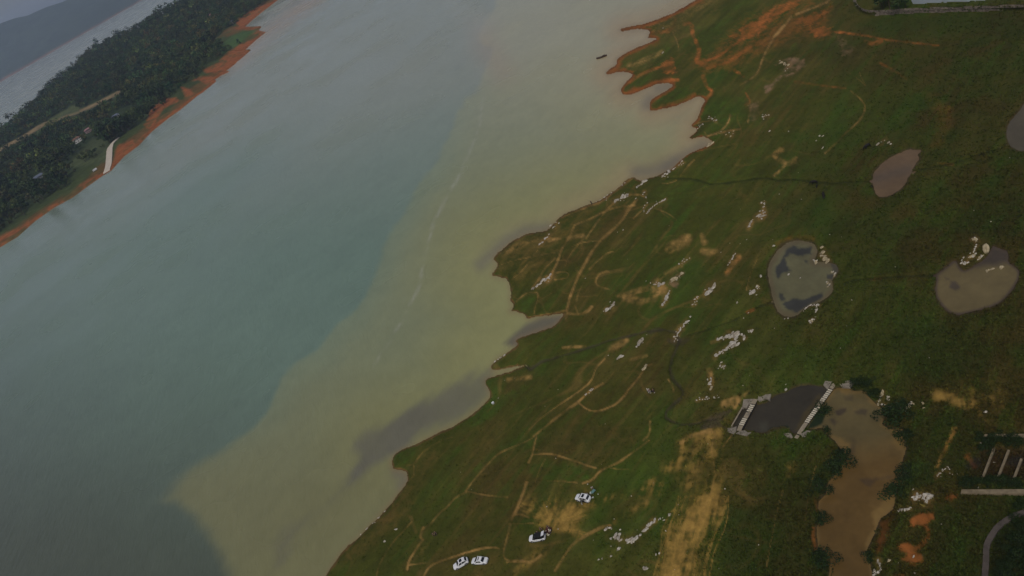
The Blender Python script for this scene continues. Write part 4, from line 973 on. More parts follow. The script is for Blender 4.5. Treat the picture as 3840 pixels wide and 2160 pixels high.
ic = mixc(ic, np.array([.24, .17, .09]), (1 - smooth(3, 8, rdist + ik * 6)) * .9)
clear = poly_sd(ipx, ipy, q('W5', [(420, 520), (560, 400), (700, 320), (850, 240), (860, 340), (700, 400), (560, 450)]), 40)
ic = mixc(ic, np.array([.07, .085, .035]), smooth(-4, 6, clear + ik * 10))
clear2 = poly_sd(ipx, ipy, q('W5', [(760, 860), (1000, 640), (1150, 600), (1180, 720), (1140, 900), (900, 930), (760, 960)]), 40)
ic = mixc(ic, np.array([.06, .075, .03]), smooth(-4, 6, clear2 + ik * 14))
clear3 = poly_sd(ipx, ipy, q('W6', [(1240, 540), (1280, 450), (1360, 390), (1480, 330), (1650, 330), (1500, 430), (1390, 520)]), 40)
ic = mixc(ic, np.array([.055, .10, .028]), smooth(-4, 6, clear3 + ik * 8))
ic *= (1 + .5 * ik)[:, None]
tag(link('hill', np_mesh('hill', np.stack([AX.ravel(), AY.ravel(), AZ.ravel()], 1), grid_faces(AX.shape[0], NU), True, np.clip(ic, .01, .6)), M['far']), kind='structure')

def isl(px, py):
    """point of the island seen at a photo pixel: nearest vertex in view"""
    k = np.argmin((ipx - px) ** 2 + (ipy - py) ** 2 + (tt > 1) * 1e6)
    return Vector((float(AX.ravel()[k]), float(AY.ravel()[k]), float(AZ.ravel()[k])))

# far range of hills beyond the island
fsp = resample([(-900, 828), (0, 308), (530, 2), (1500, -560)], 160)
fsx, fsy, _ = P(fsp[:, 0], fsp[:, 1], 0.0)
frp = resample([(-900, 560), (-300, 250), (0, 88), (62, 66), (100, 60), (148, 38), (175, 26), (240, 6), (320, -40), (500, -120), (800, -300), (1500, -700)], 160)
fr_, fu_, fz_ = rays(frp[:, 0], frp[:, 1])
tk = (fsy + 1500) / fu_
frx, fry, frz = fr_ * tk, fu_ * tk, CAM_H + fz_ * tk
NF = 26
TF = np.linspace(0, 1, NF)[:, None]
fx, fy = fsx[None] * (1 - TF) + frx[None] * TF, fsy[None] * (1 - TF) + fry[None] * TF
fz = frz[None] * TF ** .9 + 90 * fbm(fx / 500, fy / 500, 91, 4) * np.sin(np.pi * TF) * np.minimum(1, 5 * TF)
fz[0] = -3
back = np.stack([fx[-1] * 1.25, fy[-1] * 1.25, fz[-1] * 0 - 3], 0)
fx, fy, fz = np.vstack([fx, back[0]]), np.vstack([fy, back[1]]), np.vstack([fz, back[2]])
fcol = np.tile(np.array([.035, .05, .03]), (fx.size, 1)) * (1 + .6 * fbm(fx.ravel() / 200, fy.ravel() / 200, 92, 4))[:, None]
fcol = mixc(fcol, np.array([.40, .14, .06]), np.repeat((np.arange(NF + 1) < 1).astype(float), 160) * .5)
tag(link('far_hills', np_mesh('far_hills', np.stack([fx.ravel(), fy.ravel(), fz.ravel()], 1), grid_faces(NF + 1, 160), True, np.clip(fcol, .01, .6)), M['hill']), kind='structure')

# ------------------------------------------------------------------ foliage
def clump_arrays(r, n, lobes, leaf, seed, flat=.75, base=(.035, .052, .014)):
    """many leaf-sized faces spread through a few lobes"""
    g = np.random.default_rng(seed)
    cent = g.normal(size=(lobes, 3)) * np.array([.48, .48, .30]) * r
    cent[:, 2] += r * .15
    rl = r * g.uniform(.42, .62, lobes)
    k = g.integers(0, lobes, n)
    d = g.normal(size=(n, 3))
    d /= np.linalg.norm(d, axis=1)[:, None]
    rad_ = g.uniform(.62, 1.05, n)
    p = cent[k] + d * (rl[k] * rad_)[:, None] * np.array([1, 1, flat])
    nrm = d + g.normal(size=(n, 3)) * .45
    nrm /= np.linalg.norm(nrm, axis=1)[:, None]
    a = np.cross(nrm, g.normal(size=(n, 3)))
    a /= np.linalg.norm(a, axis=1)[:, None] + 1e-9
    b = np.cross(nrm, a)
    s = (leaf * g.uniform(.6, 1.3, n))[:, None]
    V = np.stack([p - a * s, p - b * s * .6 + nrm * s * .15, p + a * s, p + b * s * .6 - nrm * s * .1], 1).reshape(-1, 3)
    F = np.arange(n * 4).reshape(n, 4)
    tone = np.repeat(np.array(base)[None] * (g.uniform(.55, 1.55, n)[:, None]) * (1 + g.normal(size=(n, 1)) * [.12, .0, .1]) * g.uniform(.8, 1.25, lobes)[k][:, None], 4, 0)
    return V, F, np.clip(tone, .003, .3)

def trunk_bm(h, r):
    bm = bmesh.new()
    prev = None
    for z, rr, ox in ((0, r * 1.3, 0), (h * .35, r, .1 * r), (h * .75, r * .6, -.4 * r), (h, r * .25, .2 * r)):
        ring = [bm.verts.new((math.cos(a * 1.0472) * rr + ox, math.sin(a * 1.0472) * rr, z)) for a in range(6)]
        if prev:
            for i in range(6):
                bm.faces.new((prev[i], prev[(i + 1) % 6], ring[(i + 1) % 6], ring[i]))
        prev = ring
    for k in range(4):                                            # limbs
        a = k * 1.7
        z0 = h * (.4 + .1 * k)
        p0, p1 = Vector((0, 0, z0)), Vector((math.cos(a) * h * .3, math.sin(a) * h * .3, z0 + h * .25))
        s = Vector((-math.sin(a), math.cos(a), 0)) * r * .4
        u = Vector((0, 0, r * .4))
        vs_ = [bm.verts.new(p) for p in (p0 + s, p0 - s, p0 + u, p1)]
        bm.faces.new((vs_[0], vs_[1], vs_[3])); bm.faces.new((vs_[1], vs_[2], vs_[3])); bm.faces.new((vs_[2], vs_[0], vs_[3]))
    return bm

def bm_mesh(name, bm, smooth_=False):
    me = bpy.data.meshes.new(name)
    bmesh.ops.recalc_face_normals(bm, faces=bm.faces)
    bm.to_mesh(me)
    bm.free()
    if smooth_:
        for p in me.polygons: p.use_smooth = True
    return me

TREE_TONES = [(.036, .056, .017), (.022, .040, .014), (.062, .082, .023), (.052, .052, .020)]
crown_var, crown_raw = [], []
for i in range(6):
    V, F, c = clump_arrays(4.6, 230, 6, .95, 100 + i, .85, TREE_TONES[i % 4])
    V[:, 2] += 7.2
    crown_raw.append((V, F, c))
    crown_var.append(np_mesh('crown', V, F, False, c))
    crown_var[-1].materials.append(M['leaf'])
trunk_var = []
for i in range(2):
    me = bm_mesh('trunk', trunk_bm(6.5, .28))
    me.materials.append(M['bark'])
    trunk_var.append(me)

# candidate tree spots on the island: forest wherever no soil, road, clearing
g = np.random.default_rng(55)
N = 21000
uu, vv = g.uniform(0, NU - 1.01, N), (g.uniform(0, 1, N) ** .75) * (NT - 1.01)
def bil(A, v, u):
    i, j = np.floor(v).astype(int), np.floor(u).astype(int)
    a, b = v - i, u - j
    return A[i, j] * (1 - a) * (1 - b) + A[i + 1, j] * a * (1 - b) + A[i, j + 1] * (1 - a) * b + A[i + 1, j + 1] * a * b
tx, ty, tz = bil(IX, vv, uu), bil(IY, vv, uu), bil(IZ, vv, uu)
tpx, tpy, tdep = proj(tx, ty, tz)
tsd = seg_dist(tx, ty, list(zip(shx, shy)))
tn = fbm(tx / 60, ty / 60, 85, 3)
treeline = np.interp(tpx, [0, 150, 300, 420, 500, 620, 700, 900], [70, 80, 90, 80, 78, 70, 88, 45])
ok = (tsd > treeline + tn * 60) & (tpx > -260) & (tpx < 1250) & (tpy > -230)
for up_m in (0, 5, 9):
    a_, b_, _ = proj(tx, ty, tz + up_m)
    ok &= line_dist(a_, b_, ROAD2, 40) > 7
    ok &= poly_sd(a_, b_, q('W5', [(480, 500), (560, 420), (700, 340), (830, 270), (840, 340), (700, 390), (560, 445)]), 40) < 3
ok &= poly_sd(tpx, tpy, q('W5', [(420, 520), (560, 400), (700, 320), (850, 240), (860, 340), (700, 400), (560, 450)]), 40) < 2
c2_ = poly_sd(tpx, tpy, q('W5', [(760, 860), (1000, 640), (1150, 600), (1180, 720), (1140, 900), (900, 930), (760, 960)]), 40)
ok &= (c2_ < 0) | (g.uniform(size=N) < .16)
ok &= poly_sd(tpx, tpy, q('W6', [(1240, 540), (1280, 450), (1360, 390), (1480, 330), (1650, 330), (1500, 430), (1390, 520)]), 40) < 0
HOUSE_PX = [('W5', 858, 650), ('W5', 970, 550), ('W5', 1278, 390), ('W5', 440, 1050), ('W5', 1410, 330)]
for z_, a_, b_ in HOUSE_PX:
    hx, hy = q(z_, [(a_, b_)])[0]
    ok &= ~((np.abs(tpx - hx + 4) < 24) & (tpy > hy - 10) & (tpy < hy + 34))
idx = np.nonzero(ok)[0]
# thin to a natural spacing
cell = {}
keep_i = []
for i in idx:
    key = (int(tx[i] // 7), int(ty[i] // 7))
    if key in cell: continue
    cell[key] = 1
    keep_i.append(i)
keep_i = np.array(keep_i)
keep_i = keep_i[np.argsort(tdep[keep_i])]
invw = (tpx > 0) & (tpy > 0)
near_i = [i for i in keep_i if invw[i]][:296]
nset = set(near_i)
far_i = np.array([i for i in keep_i if i not in nset])
def tree(px_, name, loc, sc, rz, ci, label, group, ti=0):
    r = empty(name, loc, rz)
    r.scale = (sc, sc, sc * random.uniform(.85, 1.2))
    tag(r, label, 'tree', group)
    link('crown', crown_var[ci], None, r)
    link('trunk', trunk_var[ti], None, r)
    return r
KIND = ['dark green', 'blackish green', 'yellowish green', 'brownish green']
MARKS = [('W5', 858, 650, 'around the white house'), ('W5', 1278, 390, 'around the pale grey roofed house'), ('W5', 440, 1050, 'around the long low house'), ('W5', 1230, 680, 'behind the concrete ramp'), ('W5', 60, 1200, 'at the left edge of the photo'), ('W5', 700, 1150, 'above the narrow soil shore'),
         ('W5', 100, 860, 'below the dirt track at the left'), ('W6', 700, 960, 'behind the widest red soil bank'), ('W6', 950, 780, 'above the middle red soil bank'), ('W6', 1250, 480, 'near the green upper point'), ('W6', 300, 850, 'on the middle slope'), ('W5', 500, 700, 'below the clearing')]
def whereabouts(px, py):
    return min(MARKS, key=lambda m: (q(m[0], [(m[1], m[2])])[0][0] - px) ** 2 + (q(m[0], [(m[1], m[2])])[0][1] - py) ** 2)[3]
for n_, i in enumerate(near_i):
    ci = int(g.integers(0, 6))
    tree(0, 'broadleaf_tree', (tx[i], ty[i], tz[i] - .3), float(np.exp(g.normal() * .4) * .82), float(g.uniform(0, 6.28)), ci, KIND[ci % 4] + ' tree ' + whereabouts(tpx[i], tpy[i]) + ' on the far island', 'trees on the far island')
patch = fbm(tx / 70, ty / 70, 86, 3)
VV_, FF_, CC_ = [], [], []
off = 0
for n_, i in enumerate(far_i):
    V, F, c = crown_raw[int(g.integers(0, 6))]
    m = 130 if tdep[i] < 1500 else 80
    V, c = V[:m * 4], c[:m * 4]
    s = np.exp(g.normal() * .30) * .85 * (1.0 if m == 130 else 1.12)
    a = g.uniform(0, 6.28)
    x, y = V[:, 0] * math.cos(a) - V[:, 1] * math.sin(a), V[:, 0] * math.sin(a) + V[:, 1] * math.cos(a)
    VV_.append(np.stack([x * s + tx[i], y * s + ty[i], V[:, 2] * s + tz[i] - 1.5], 1))
    FF_.append(np.arange(m * 4).reshape(m, 4) + off)
    CC_.append(c * np.exp(g.normal() * .34 + 1.1 * patch[i]) * np.array([1 + .5 * patch[i], 1, 1 - .5 * patch[i]]) * np.array([1 + .25 * g.normal(), 1, 1.0]).clip(.6, 1.5))
    off += m * 4
print('trees', len(near_i), len(far_i))
tag(link('forest', np_mesh('forest', np.vstack(VV_), np.vstack(FF_), False, np.vstack(CC_)), M['leaf']), kind='stuff')

# bushes and trees on the near shore
bush_var = []
for i in range(3):
    V, F, c = clump_arrays(1.0, 950, 10, .085, 200 + i, .7, (.014, .025, .006))
    V[:, 2] += .35
    me = np_mesh('foliage', V, F, False, c)
    me.materials.append(M['leaf'])
    bush_var.append(me)
stem_me = bm_mesh('stem', trunk_bm(.8, .05)); stem_me.materials.append(M['bark'])
def bush(z, p, r_px, h_k, label, group, vi=0):
    px, py = q(z, [p])[0]
    v = ground(px, py)
    s = r_px * ZN[z][2] / ppm(px, py)
    r = empty('bush', v - Vector((0, 0, .1)), random.uniform(0, 6.28))
    r.scale = (s, s, s * h_k)
    tag(r, label, 'bush', group)
    r.scale *= 1.6
    link('foliage', bush_var[vi % 3], None, r)
    link('stem', stem_me, None, r)
BUSHES = [('V4', (1745, 478), 24, .7, 'dark green bush at the head of the creek beside the concrete abutment'), ('V4', (1800, 478), 26, .7, 'dark bush on the creek bank, between the abutment and the pale rocks'), ('V4', (1835, 525), 22, .7, 'dark bush hanging over the creek just left of the pale rocks'),
 ('V4', (1925, 640), 44, .6, 'large dark bush bulging into the creek below the pale rocks'), ('V4', (1965, 610), 40, .6, 'dark bush behind the large one below the pale rocks'), ('V4', (1985, 735), 32, .6, 'round dark bush on the right bank of the creek'),
 ('V4', (1575, 620), 34, .4, 'low dark bush against the longer stepping weir'), ('V4', (1590, 715), 20, .6, 'small dark bush at the foot of the longer weir'), ('V4', (1660, 850), 40, .5, 'dark bush on the left bank where the creek narrows'), ('V4', (1625, 900), 36, .5, 'dark bush on the left bank, just below where the creek narrows'),
 ('V4', (1550, 990), 40, .5, 'broad dark bush on the left bank opposite the stone heap'), ('V4', (1565, 1150), 28, .5, 'small dark bush on the left bank between two red soil patches'), ('V4', (1570, 1360), 44, .5, 'big dark bush on the left bank at the bottom of the photo'),
 ('V4', (1940, 1020), 44, .5, 'dark bush on the right bank beside the stone heap'), ('V4', (1985, 930), 40, .4, 'dark bush above the stone heap on the right bank'), ('V4', (1810, 1340), 22, .5, 'small dark bush on the right bank above the lowest rocks'), ('V4', (1921, 976), 14, .7, 'tiny round bush standing in the creek shallows')]
for i, (z, p, r, hk, lab) in enumerate(BUSHES):
    bush(z, p, r, hk, lab, 'bushes along the creek', i)
for i, (x, y, r) in enumerate([(2040, 690, 60), (2120, 520, 66), (2150, 800, 56), (2060, 960, 80), (1980, 1120, 66), (1900, 1300, 56), (2120, 1200, 90), (2000, 1330, 80), (1860, 1430, 60), (1960, 1460, 80), (2200, 1000, 80)]):
    bush('Y3', (x, y), r * .95, .9, 'dark thicket bush inside the curved wall in the lower right corner', 'thicket inside the curved wall', i)
ORD = ['first', 'second', 'third', 'fourth', 'fifth', 'sixth', 'seventh', 'eighth', 'ninth', 'tenth']
for i, (x, y, r) in enumerate(sorted([(400, 250, 46), (560, 330, 52), (470, 430, 60), (760, 230, 60), (900, 300, 56), (1050, 240, 60), (1150, 330, 50), (640, 230, 46)])):
    bush('W7', (x, y), r * 1.5, .8, ORD[i] + ' bush from the left along the upper wall of the sunken channel', 'bushes along the upper channel wall', i)
for i, (x, y, r) in enumerate(sorted([(110, 1040, 46), (200, 1120, 56), (300, 1080, 52), (470, 1090, 56), (560, 1060, 50), (800, 1090, 60), (900, 1060, 56), (1010, 1140, 50), (1130, 1120, 56), (60, 1140, 40)])):
    bush('W7', (x, y), r * 1.5, .8, ORD[i] + ' bush from the left along the lower wall of the sunken channel', 'bushes along the lower channel wall', i)
for i, (x, y, sc_) in enumerate([(890, 82, .55), (960, 80, .7), (1040, 78, .6), (1105, 70, .5), (925, 50, .6)]):
    px, py = q('Z3', [(x, y)])[0]
    tree(0, 'broadleaf_tree', ground(px, py), sc_, i * 1.3, (1, 4, 0, 1, 5)[i], 'dark tree in the row on the lawn behind the stone wall', 'row of trees behind the stone wall')

# ------------------------------------------------------------------ grass and weed tufts
land_sel = np.nonzero((sd > 4) & (bare < .35) & np.all([s < -4 for s in psd.values()], axis=0))[0]
lush_w = col[land_sel]
darkness = np.clip((rank_falloff[land_sel] * .8 + .25), .2, 1)
pick = g.choice(land_sel, 60000, p=darkness / darkness.sum(), replace=False)
jx, jy = X[pick] + g.uniform(-2, 2, len(pick)), Y[pick] + g.uniform(-2, 2, len(pick))
hx_ = H[pick]
bx, by, bz = P(jx, jy, hx_)
wk = np.clip(rank_falloff[pick] + fbm(bx / 10, by / 10, 95, 3) * 1.2, 0, 1)
hh = g.uniform(.12, .32, len(pick)) + wk * g.uniform(.05, .35, len(pick))
TV, TF, TC = [], [], []
nb = 3
for k in range(nb):
    a = g.uniform(0, 6.28, len(pick))
    wd = hh * g.uniform(.35, .7, len(pick))
    lean = g.normal(size=(len(pick), 2)) * (hh * .55)[:, None]
    ux, uy = np.cos(a) * wd, np.sin(a) * wd
    ox, oy = g.normal(size=len(pick)) * .15, g.normal(size=len(pick)) * .15
    TV.append(np.stack([np.stack([bx + ox - ux, by + oy - uy, bz - .04], 1), np.stack([bx + ox + ux, by + oy + uy, bz - .04], 1),
                        np.stack([bx + ox + lean[:, 0], by + oy + lean[:, 1], bz + hh], 1)], 1).reshape(-1, 3))
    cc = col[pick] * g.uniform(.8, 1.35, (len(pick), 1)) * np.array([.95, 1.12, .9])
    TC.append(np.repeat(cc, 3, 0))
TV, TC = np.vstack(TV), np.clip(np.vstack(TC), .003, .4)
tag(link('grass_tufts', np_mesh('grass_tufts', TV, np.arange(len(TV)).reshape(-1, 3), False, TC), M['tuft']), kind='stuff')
# ------------------------------------------------------------------ limestone rocks
def rock_mesh(seed):
    g_ = random.Random(seed)
    bm = bmesh.new()
    bmesh.ops.create_icosphere(bm, subdivisions=2, radius=.5)
    planes = []
    for k in range(9):
        n_ = Vector((g_.gauss(0, 1), g_.gauss(0, 1), g_.gauss(0, .8))).normalized()
        planes.append((n_, g_.uniform(.22, .42)))
    for v in bm.verts:
        for n_, d in planes:
            e = v.co.dot(n_) - d
            if e > 0: v.co -= n_ * e * .92
        v.co *= g_.uniform(.90, 1.08)
    me = bm_mesh('rock', bm)
    return me
ROCKV = [rock_mesh(300 + i) for i in range(8)]
ROCKW = [m.copy() for m in ROCKV]
M['rock_dull'] = simple_mat('stained_limestone', (.15, .125, .09), .9, .3, 1.3, .8, col2=(.46, .40, .31), bscale=3.0)
for k_, m in enumerate(ROCKV): m.materials.append(M['rock_dull'] if k_ % 3 == 2 else M['rock'])
for m in ROCKW: m.materials.append(M['rock_warm'])

items = []
for z, pts, n, s0, s1, spread, label, warm in RC:
    rs = resample(pts, max(n, 2)) if len(pts) > 1 else np.array([pts[0]] * max(n, 2))
    for i in range(n):
        p = (rs[i][0] + rng.normal() * spread * .6, rs[i][1] + rng.normal() * spread * .6)
        px, py = q(z, [p])[0]
        s = rng.uniform(s0, s1) * ZN[z][2] / ppm(px, py)
        items.append((s, px, py, label, warm, n))
items.sort(key=lambda a: -a[0])
print('rocks', len(items))
strata = math.atan2(sv.y, sv.x)
vs_st, fs_st, off = [], [], 0
for k, (s, px, py, label, warm, n) in enumerate(items):
    v = ground(px, py)
    lev = [PLEV[a] for a in ('heart', 'right') if inside(np.array([px]), np.array([py]), POND[a][0])[0]]
    z0 = max(v.z, lev[0] if lev else -1, -.05)
    v = ground(px, py) if not lev else Vector([float(a) for a in P(px, py, lev[0])])
    s *= float(np.exp(rng.normal() * .22)) * .88
    sc = Vector((s * rng.uniform(1.1, 1.9), s * rng.uniform(.75, 1.05), s * rng.uniform(.45, .75)))
    e = (rng.normal() * .2, rng.normal() * .2, strata + rng.normal() * .45)
    if k < 298:
        o = link('rock', (ROCKW if warm else ROCKV)[int(rng.integers(0, 8))])
        o.location = (v.x, v.y, v.z + sc.z * .07)
        o.scale, o.rotation_euler = sc, e
        tag(o, label, 'rock', 'limestone rocks: ' + label if n > 1 else None)
    else:
        me = ROCKV[int(rng.integers(0, 8))]
        co = np.empty(len(me.vertices) * 3, np.float32)
        me.vertices.foreach_get('co', co)
        co = co.reshape(-1, 3) * np.array(sc)
        a = e[2]
        co = np.stack([co[:, 0] * math.cos(a) - co[:, 1] * math.sin(a) + v.x, co[:, 0] * math.sin(a) + co[:, 1] * math.cos(a) + v.y, co[:, 2] + v.z + sc.z * .16], 1)
        vs_st.append(co)
        fs_st.append(np.array([p.vertices[:] for p in me.polygons]) + off)
        off += len(co)
# loose stones too many to count: over the outcrops and here and there on the grass
for i in range(420):
    if i < 330:
        z, pts, n, s0, s1, spread, label, warm = RC[int(rng.integers(0, len(RC)))]
        if n < 3: continue
        rs = resample(pts, 12) if len(pts) > 1 else np.array([pts[0]] * 12)
        p = rs[int(rng.integers(0, 12))] + rng.normal(size=2) * (spread + 10)
        px, py = q(z, [p])[0]
        s = rng.uniform(.25, .7)
    else:
        px, py = rng.uniform(1700, 3838), rng.uniform(500, 2150)
        s = rng.uniform(.15, .42)
    if not inside(np.array([px]), np.array([py]), SHORE)[0]: continue
    v = ground(px, py)
    if any(inside(np.array([px]), np.array([py]), POND[a][0])[0] for a in POND): continue
    me = ROCKV[int(rng.integers(0, 8))]
    co = np.empty(len(me.vertices) * 3, np.float32)
    me.vertices.foreach_get('co', co)
    a = rng.uniform(0, 6.28)
    co = co.reshape(-1, 3) * np.array([s * 1.3, s, s * .8])
    co = np.stack([co[:, 0] * math.cos(a) - co[:, 1] * math.sin(a) + v.x, co[:, 0] * math.sin(a) + co[:, 1] * math.cos(a) + v.y, co[:, 2] + v.z + s * .1], 1)
    vs_st.append(co)
    fs_st.append(np.array([p.vertices[:] for p in me.polygons]) + off)
    off += len(co)
tag(link('loose_stones', np_mesh('loose_stones', np.vstack(vs_st), np.vstack(fs_st), False), M['rock']), kind='stuff')

# ------------------------------------------------------------------ concrete works
def slab(name, pts3, thick, mat, parent, bev=.03):
    """polygon of world points as a slab with thickness below it"""
    bm = bmesh.new()
    top = [bm.verts.new(p) for p in pts3]
    bot = [bm.verts.new((p[0], p[1], p[2] - thick)) for p in pts3]
    bm.faces.new(top)
    bm.faces.new(bot[::-1])
    n_ = len(pts3)
    for i in range(n_):
        bm.faces.new((top[i], bot[i], bot[(i + 1) % n_], top[(i + 1) % n_]))
    bmesh.ops.triangulate(bm, faces=[f for f in bm.faces if len(f.verts) > 4])
    if bev:
        bmesh.ops.bevel(bm, geom=[e for e in bm.edges if len(e.link_faces) == 2 and e.calc_face_angle(0) > .8], offset=bev, segments=1, affect='EDGES')
    me = bm_mesh(name, bm)
    o = link(name, me, mat, None)
    if parent:
        o.parent = parent
        o.matrix_parent_inverse = parent.matrix_world.inverted()
    return o

def wpt(z, p, h): return Vector([float(a) for a in P(*q(z, [p])[0], h)])

def box_along(name, a, b, w, thick, mat, parent, bev=.03, tilt=0.0):
    d = (b - a); d.z = 0
    d.normalize()
    s = Vector((-d.y, d.x, 0)) * w / 2
    dz = Vector((0, 0, tilt))
    return slab(name, [a - s, b - s + dz, b + s + dz, a + s], thick, mat, parent, bev)

def weir(name, label, z, a, b, lev, width_px, plains, steps, broken, aprons):
    A, B = wpt(z, a, lev), wpt(z, b, lev)
    root = empty(name, (A + B) / 2 - Vector((0, 0, 1.2)))
    bpy.context.view_layer.update()
    tag(root, label, 'weir', 'stepping weirs across the creek')
    px, py = q(z, [((a[0] + b[0]) / 2, (a[1] + b[1]) / 2)])[0]
    mpp = ZN[z][2] / ppm(px, py)
    W = width_px * mpp * 1.02
    low = Vector((0, 0, -.15))
    box_along('base_beam', A + low, B + low, W * .94, 1.1, M['gap_concrete'], root, .02)
    for p0, p1 in plains:
        box_along('deck_slab', wpt(z, p0, lev), wpt(z, p1, lev), W, .16, M['concrete'], root)
    dirn = (B - A).normalized()
    for p in steps:
        c_ = wpt(z, p, lev + .02)
        l_ = .37 if z == 'W3' else .39
        box_along('step_slab', c_ - dirn * l_ * .5, c_ + dirn * l_ * .5, W * 1.06, .16, M['concrete_pale'], root)
    for p, ang, ln in broken:
        c_ = wpt(z, p, lev + .05)
        d2 = (Matrix.Rotation(ang, 3, 'Z') @ dirn)
        box_along('broken_slab', c_ - d2 * ln, c_ + d2 * ln, W * .34, .16, M['concrete_dark'] if ln < .35 else M['concrete'], root, .02, .18)
    for pts, h in aprons:
        P3 = []
        for p in pts:
            px, py = q(z, [p])[0]
            P3.append(wpt(z, p, float(hgt(px, py)) * .35 + h * .65 + .18))
        slab('apron_slab', P3, .55, M['concrete_dark'], root, .03)
    return root

LEVB = PLEV['dark'] + .75
left_weir = weir('stepping_weir', 'shorter concrete stepping weir at the left end of the dark pool', 'W3', (690, 600), (370, 1215), LEVB, 86,
     [((690, 600), (640, 692)), ((548, 862), (492, 962)), ((404, 1112), (368, 1212))],
     [(623, 722), (603, 757), (585, 793), (565, 826), (477, 985), (457, 1020), (437, 1055), (418, 1090)],
     [((575, 850), .9, .35), ((548, 905), -.7, .3), ((560, 870), .2, .3)],
     [([(455, 605), (640, 595), (600, 690), (560, 690), (520, 760), (430, 755)], 1.7), ([(745, 520), (930, 510), (990, 500), (965, 625), (900, 590), (760, 640), (730, 620)], 1.8),
      ([(80, 1270), (150, 1160), (230, 1160), (320, 1130), (320, 1200), (280, 1285), (230, 1310), (180, 1300), (110, 1300)], 1.7), ([(300, 1270), (390, 1215), (490, 1210), (540, 1250), (600, 1240), (520, 1320), (430, 1300)], 1.7)])
right_weir = weir('stepping_weir', 'longer concrete stepping weir between the dark pool and the brown creek', 'W4', (1052, 128), (250, 1265), LEVB, 84,
     [((1052, 128), (925, 315)), ((722, 590), (662, 678)), ((405, 1032), (250, 1265))],
     [(905, 345), (875, 383), (848, 422), (820, 458), (797, 493), (765, 530), (742, 566), (645, 705), (618, 742), (590, 780), (563, 818), (533, 857), (503, 893), (478, 930), (450, 968), (425, 1005)],
     [((735, 585), .9, .4), ((700, 650), -.8, .35), ((715, 610), .3, .3)],
     [([(1150, 60), (1180, 40), (1430, 60), (1390, 120), (1300, 130), (1370, 170), (1410, 190), (1390, 230), (1320, 290), (1150, 280), (1100, 220)], 1.9), ([(800, 155), (870, 160), (955, 172), (900, 250), (858, 330), (820, 300), (765, 240)], 1.7),
      ([(-80, 1265), (40, 1240), (90, 1255), (130, 1330), (100, 1355), (0, 1340)], 1.6), ([(285, 1275), (420, 1190), (510, 1200), (640, 1170), (660, 1190), (620, 1230), (530, 1270), (520, 1320), (330, 1340)], 1.7)])
box_along('end_block', wpt('W4', (238, 1290), LEVB - .1), wpt('W4', (190, 1350), LEVB - .1), .9, .5, M['concrete'], right_weir)
pb = empty('concrete_beam', wpt('W3', (325, 950), LEVB - .4))
bpy.context.view_layer.update()
tag(pb, 'thin round concrete beam lying parallel to the shorter weir', 'beam')
def pipe(name, a, b, r, mat, parent, n=10):
    bm = bmesh.new()
    d = (b - a).normalized()
    s = d.cross(Vector((0, 0, 1))).normalized()
    u = s.cross(d)
    rings = [[bm.verts.new(p + (s * math.cos(k * 6.283 / n) + u * math.sin(k * 6.283 / n)) * r) for k in range(n)] for p in (a, b)]
    for k in range(n): bm.faces.new((rings[0][k], rings[0][(k + 1) % n], rings[1][(k + 1) % n], rings[1][k]))
    bm.faces.new(rings[0][::-1]); bm.faces.new(rings[1])
    o = link(name, bm_mesh(name, bm, False), mat)
    if parent:
        o.parent = parent
        o.matrix_parent_inverse = parent.matrix_world.inverted()
    return o
pipe('shaft', wpt('W3', (430, 772), LEVB - .2), wpt('W3', (222, 1133), LEVB - .2), .17, M['concrete'], pb)
box_along('footing', wpt('W3', (440, 755), LEVB - .35), wpt('W3', (424, 783), LEVB - .35), .6, .8, M['concrete_dark'], pb)
box_along('footing', wpt('W3', (230, 1120), LEVB - .35), wpt('W3', (212, 1150), LEVB - .35), .6, .8, M['concrete_dark'], pb)

ch = empty('concrete_channel', ground(*q('W7', [(700, 700)])[0]))
bpy.context.view_layer.update()
tag(ch, 'sunken concrete channel with two side walls and cross beams at the right edge', 'channel')
hl = float(hgt(*q('W7', [(500, 1330)])[0])) + .55
hu = float(hgt(*q('W7', [(700, 100)])[0])) + .45
slab('side_wall', [wpt('W7', p, hu) for p in [(448, 188), (482, 142), (1700, 132), (1700, 188)]], 1.8, M['concrete_old'], ch)
slab('side_wall', [wpt('W7', p, hl) for p in [(10, 1290), (30, 1216), (1700, 1206), (1700, 1300)]], 2.0, M['concrete_old'], ch)
for p0, p1 in [((340, 470), (142, 955)), ((672, 380), (430, 1005)), ((945, 445), (738, 975)), ((1192, 612), (1030, 1035)), ((1460, 560), (1280, 1040))]:
    hb = (hl + hu) / 2 - .55
    w0, w1 = wpt('W7', p0, hb), wpt('W7', p1, hb)
    m1 = w0.lerp(w1, .38)
    box_along('cross_beam', w0, m1 + (w0 - w1).normalized() * .05, .42, .5, M['concrete_old'], ch)
    box_along('cross_beam', m1, w1, .42, .5, M['concrete_old'], ch)
hb = (hl + hu) / 2 - .45
box_along('cross_beam', wpt('W7', (385, 1075), hb), wpt('W7', (350, 1190), hb), .3, .4, M['concrete_dark'], ch)

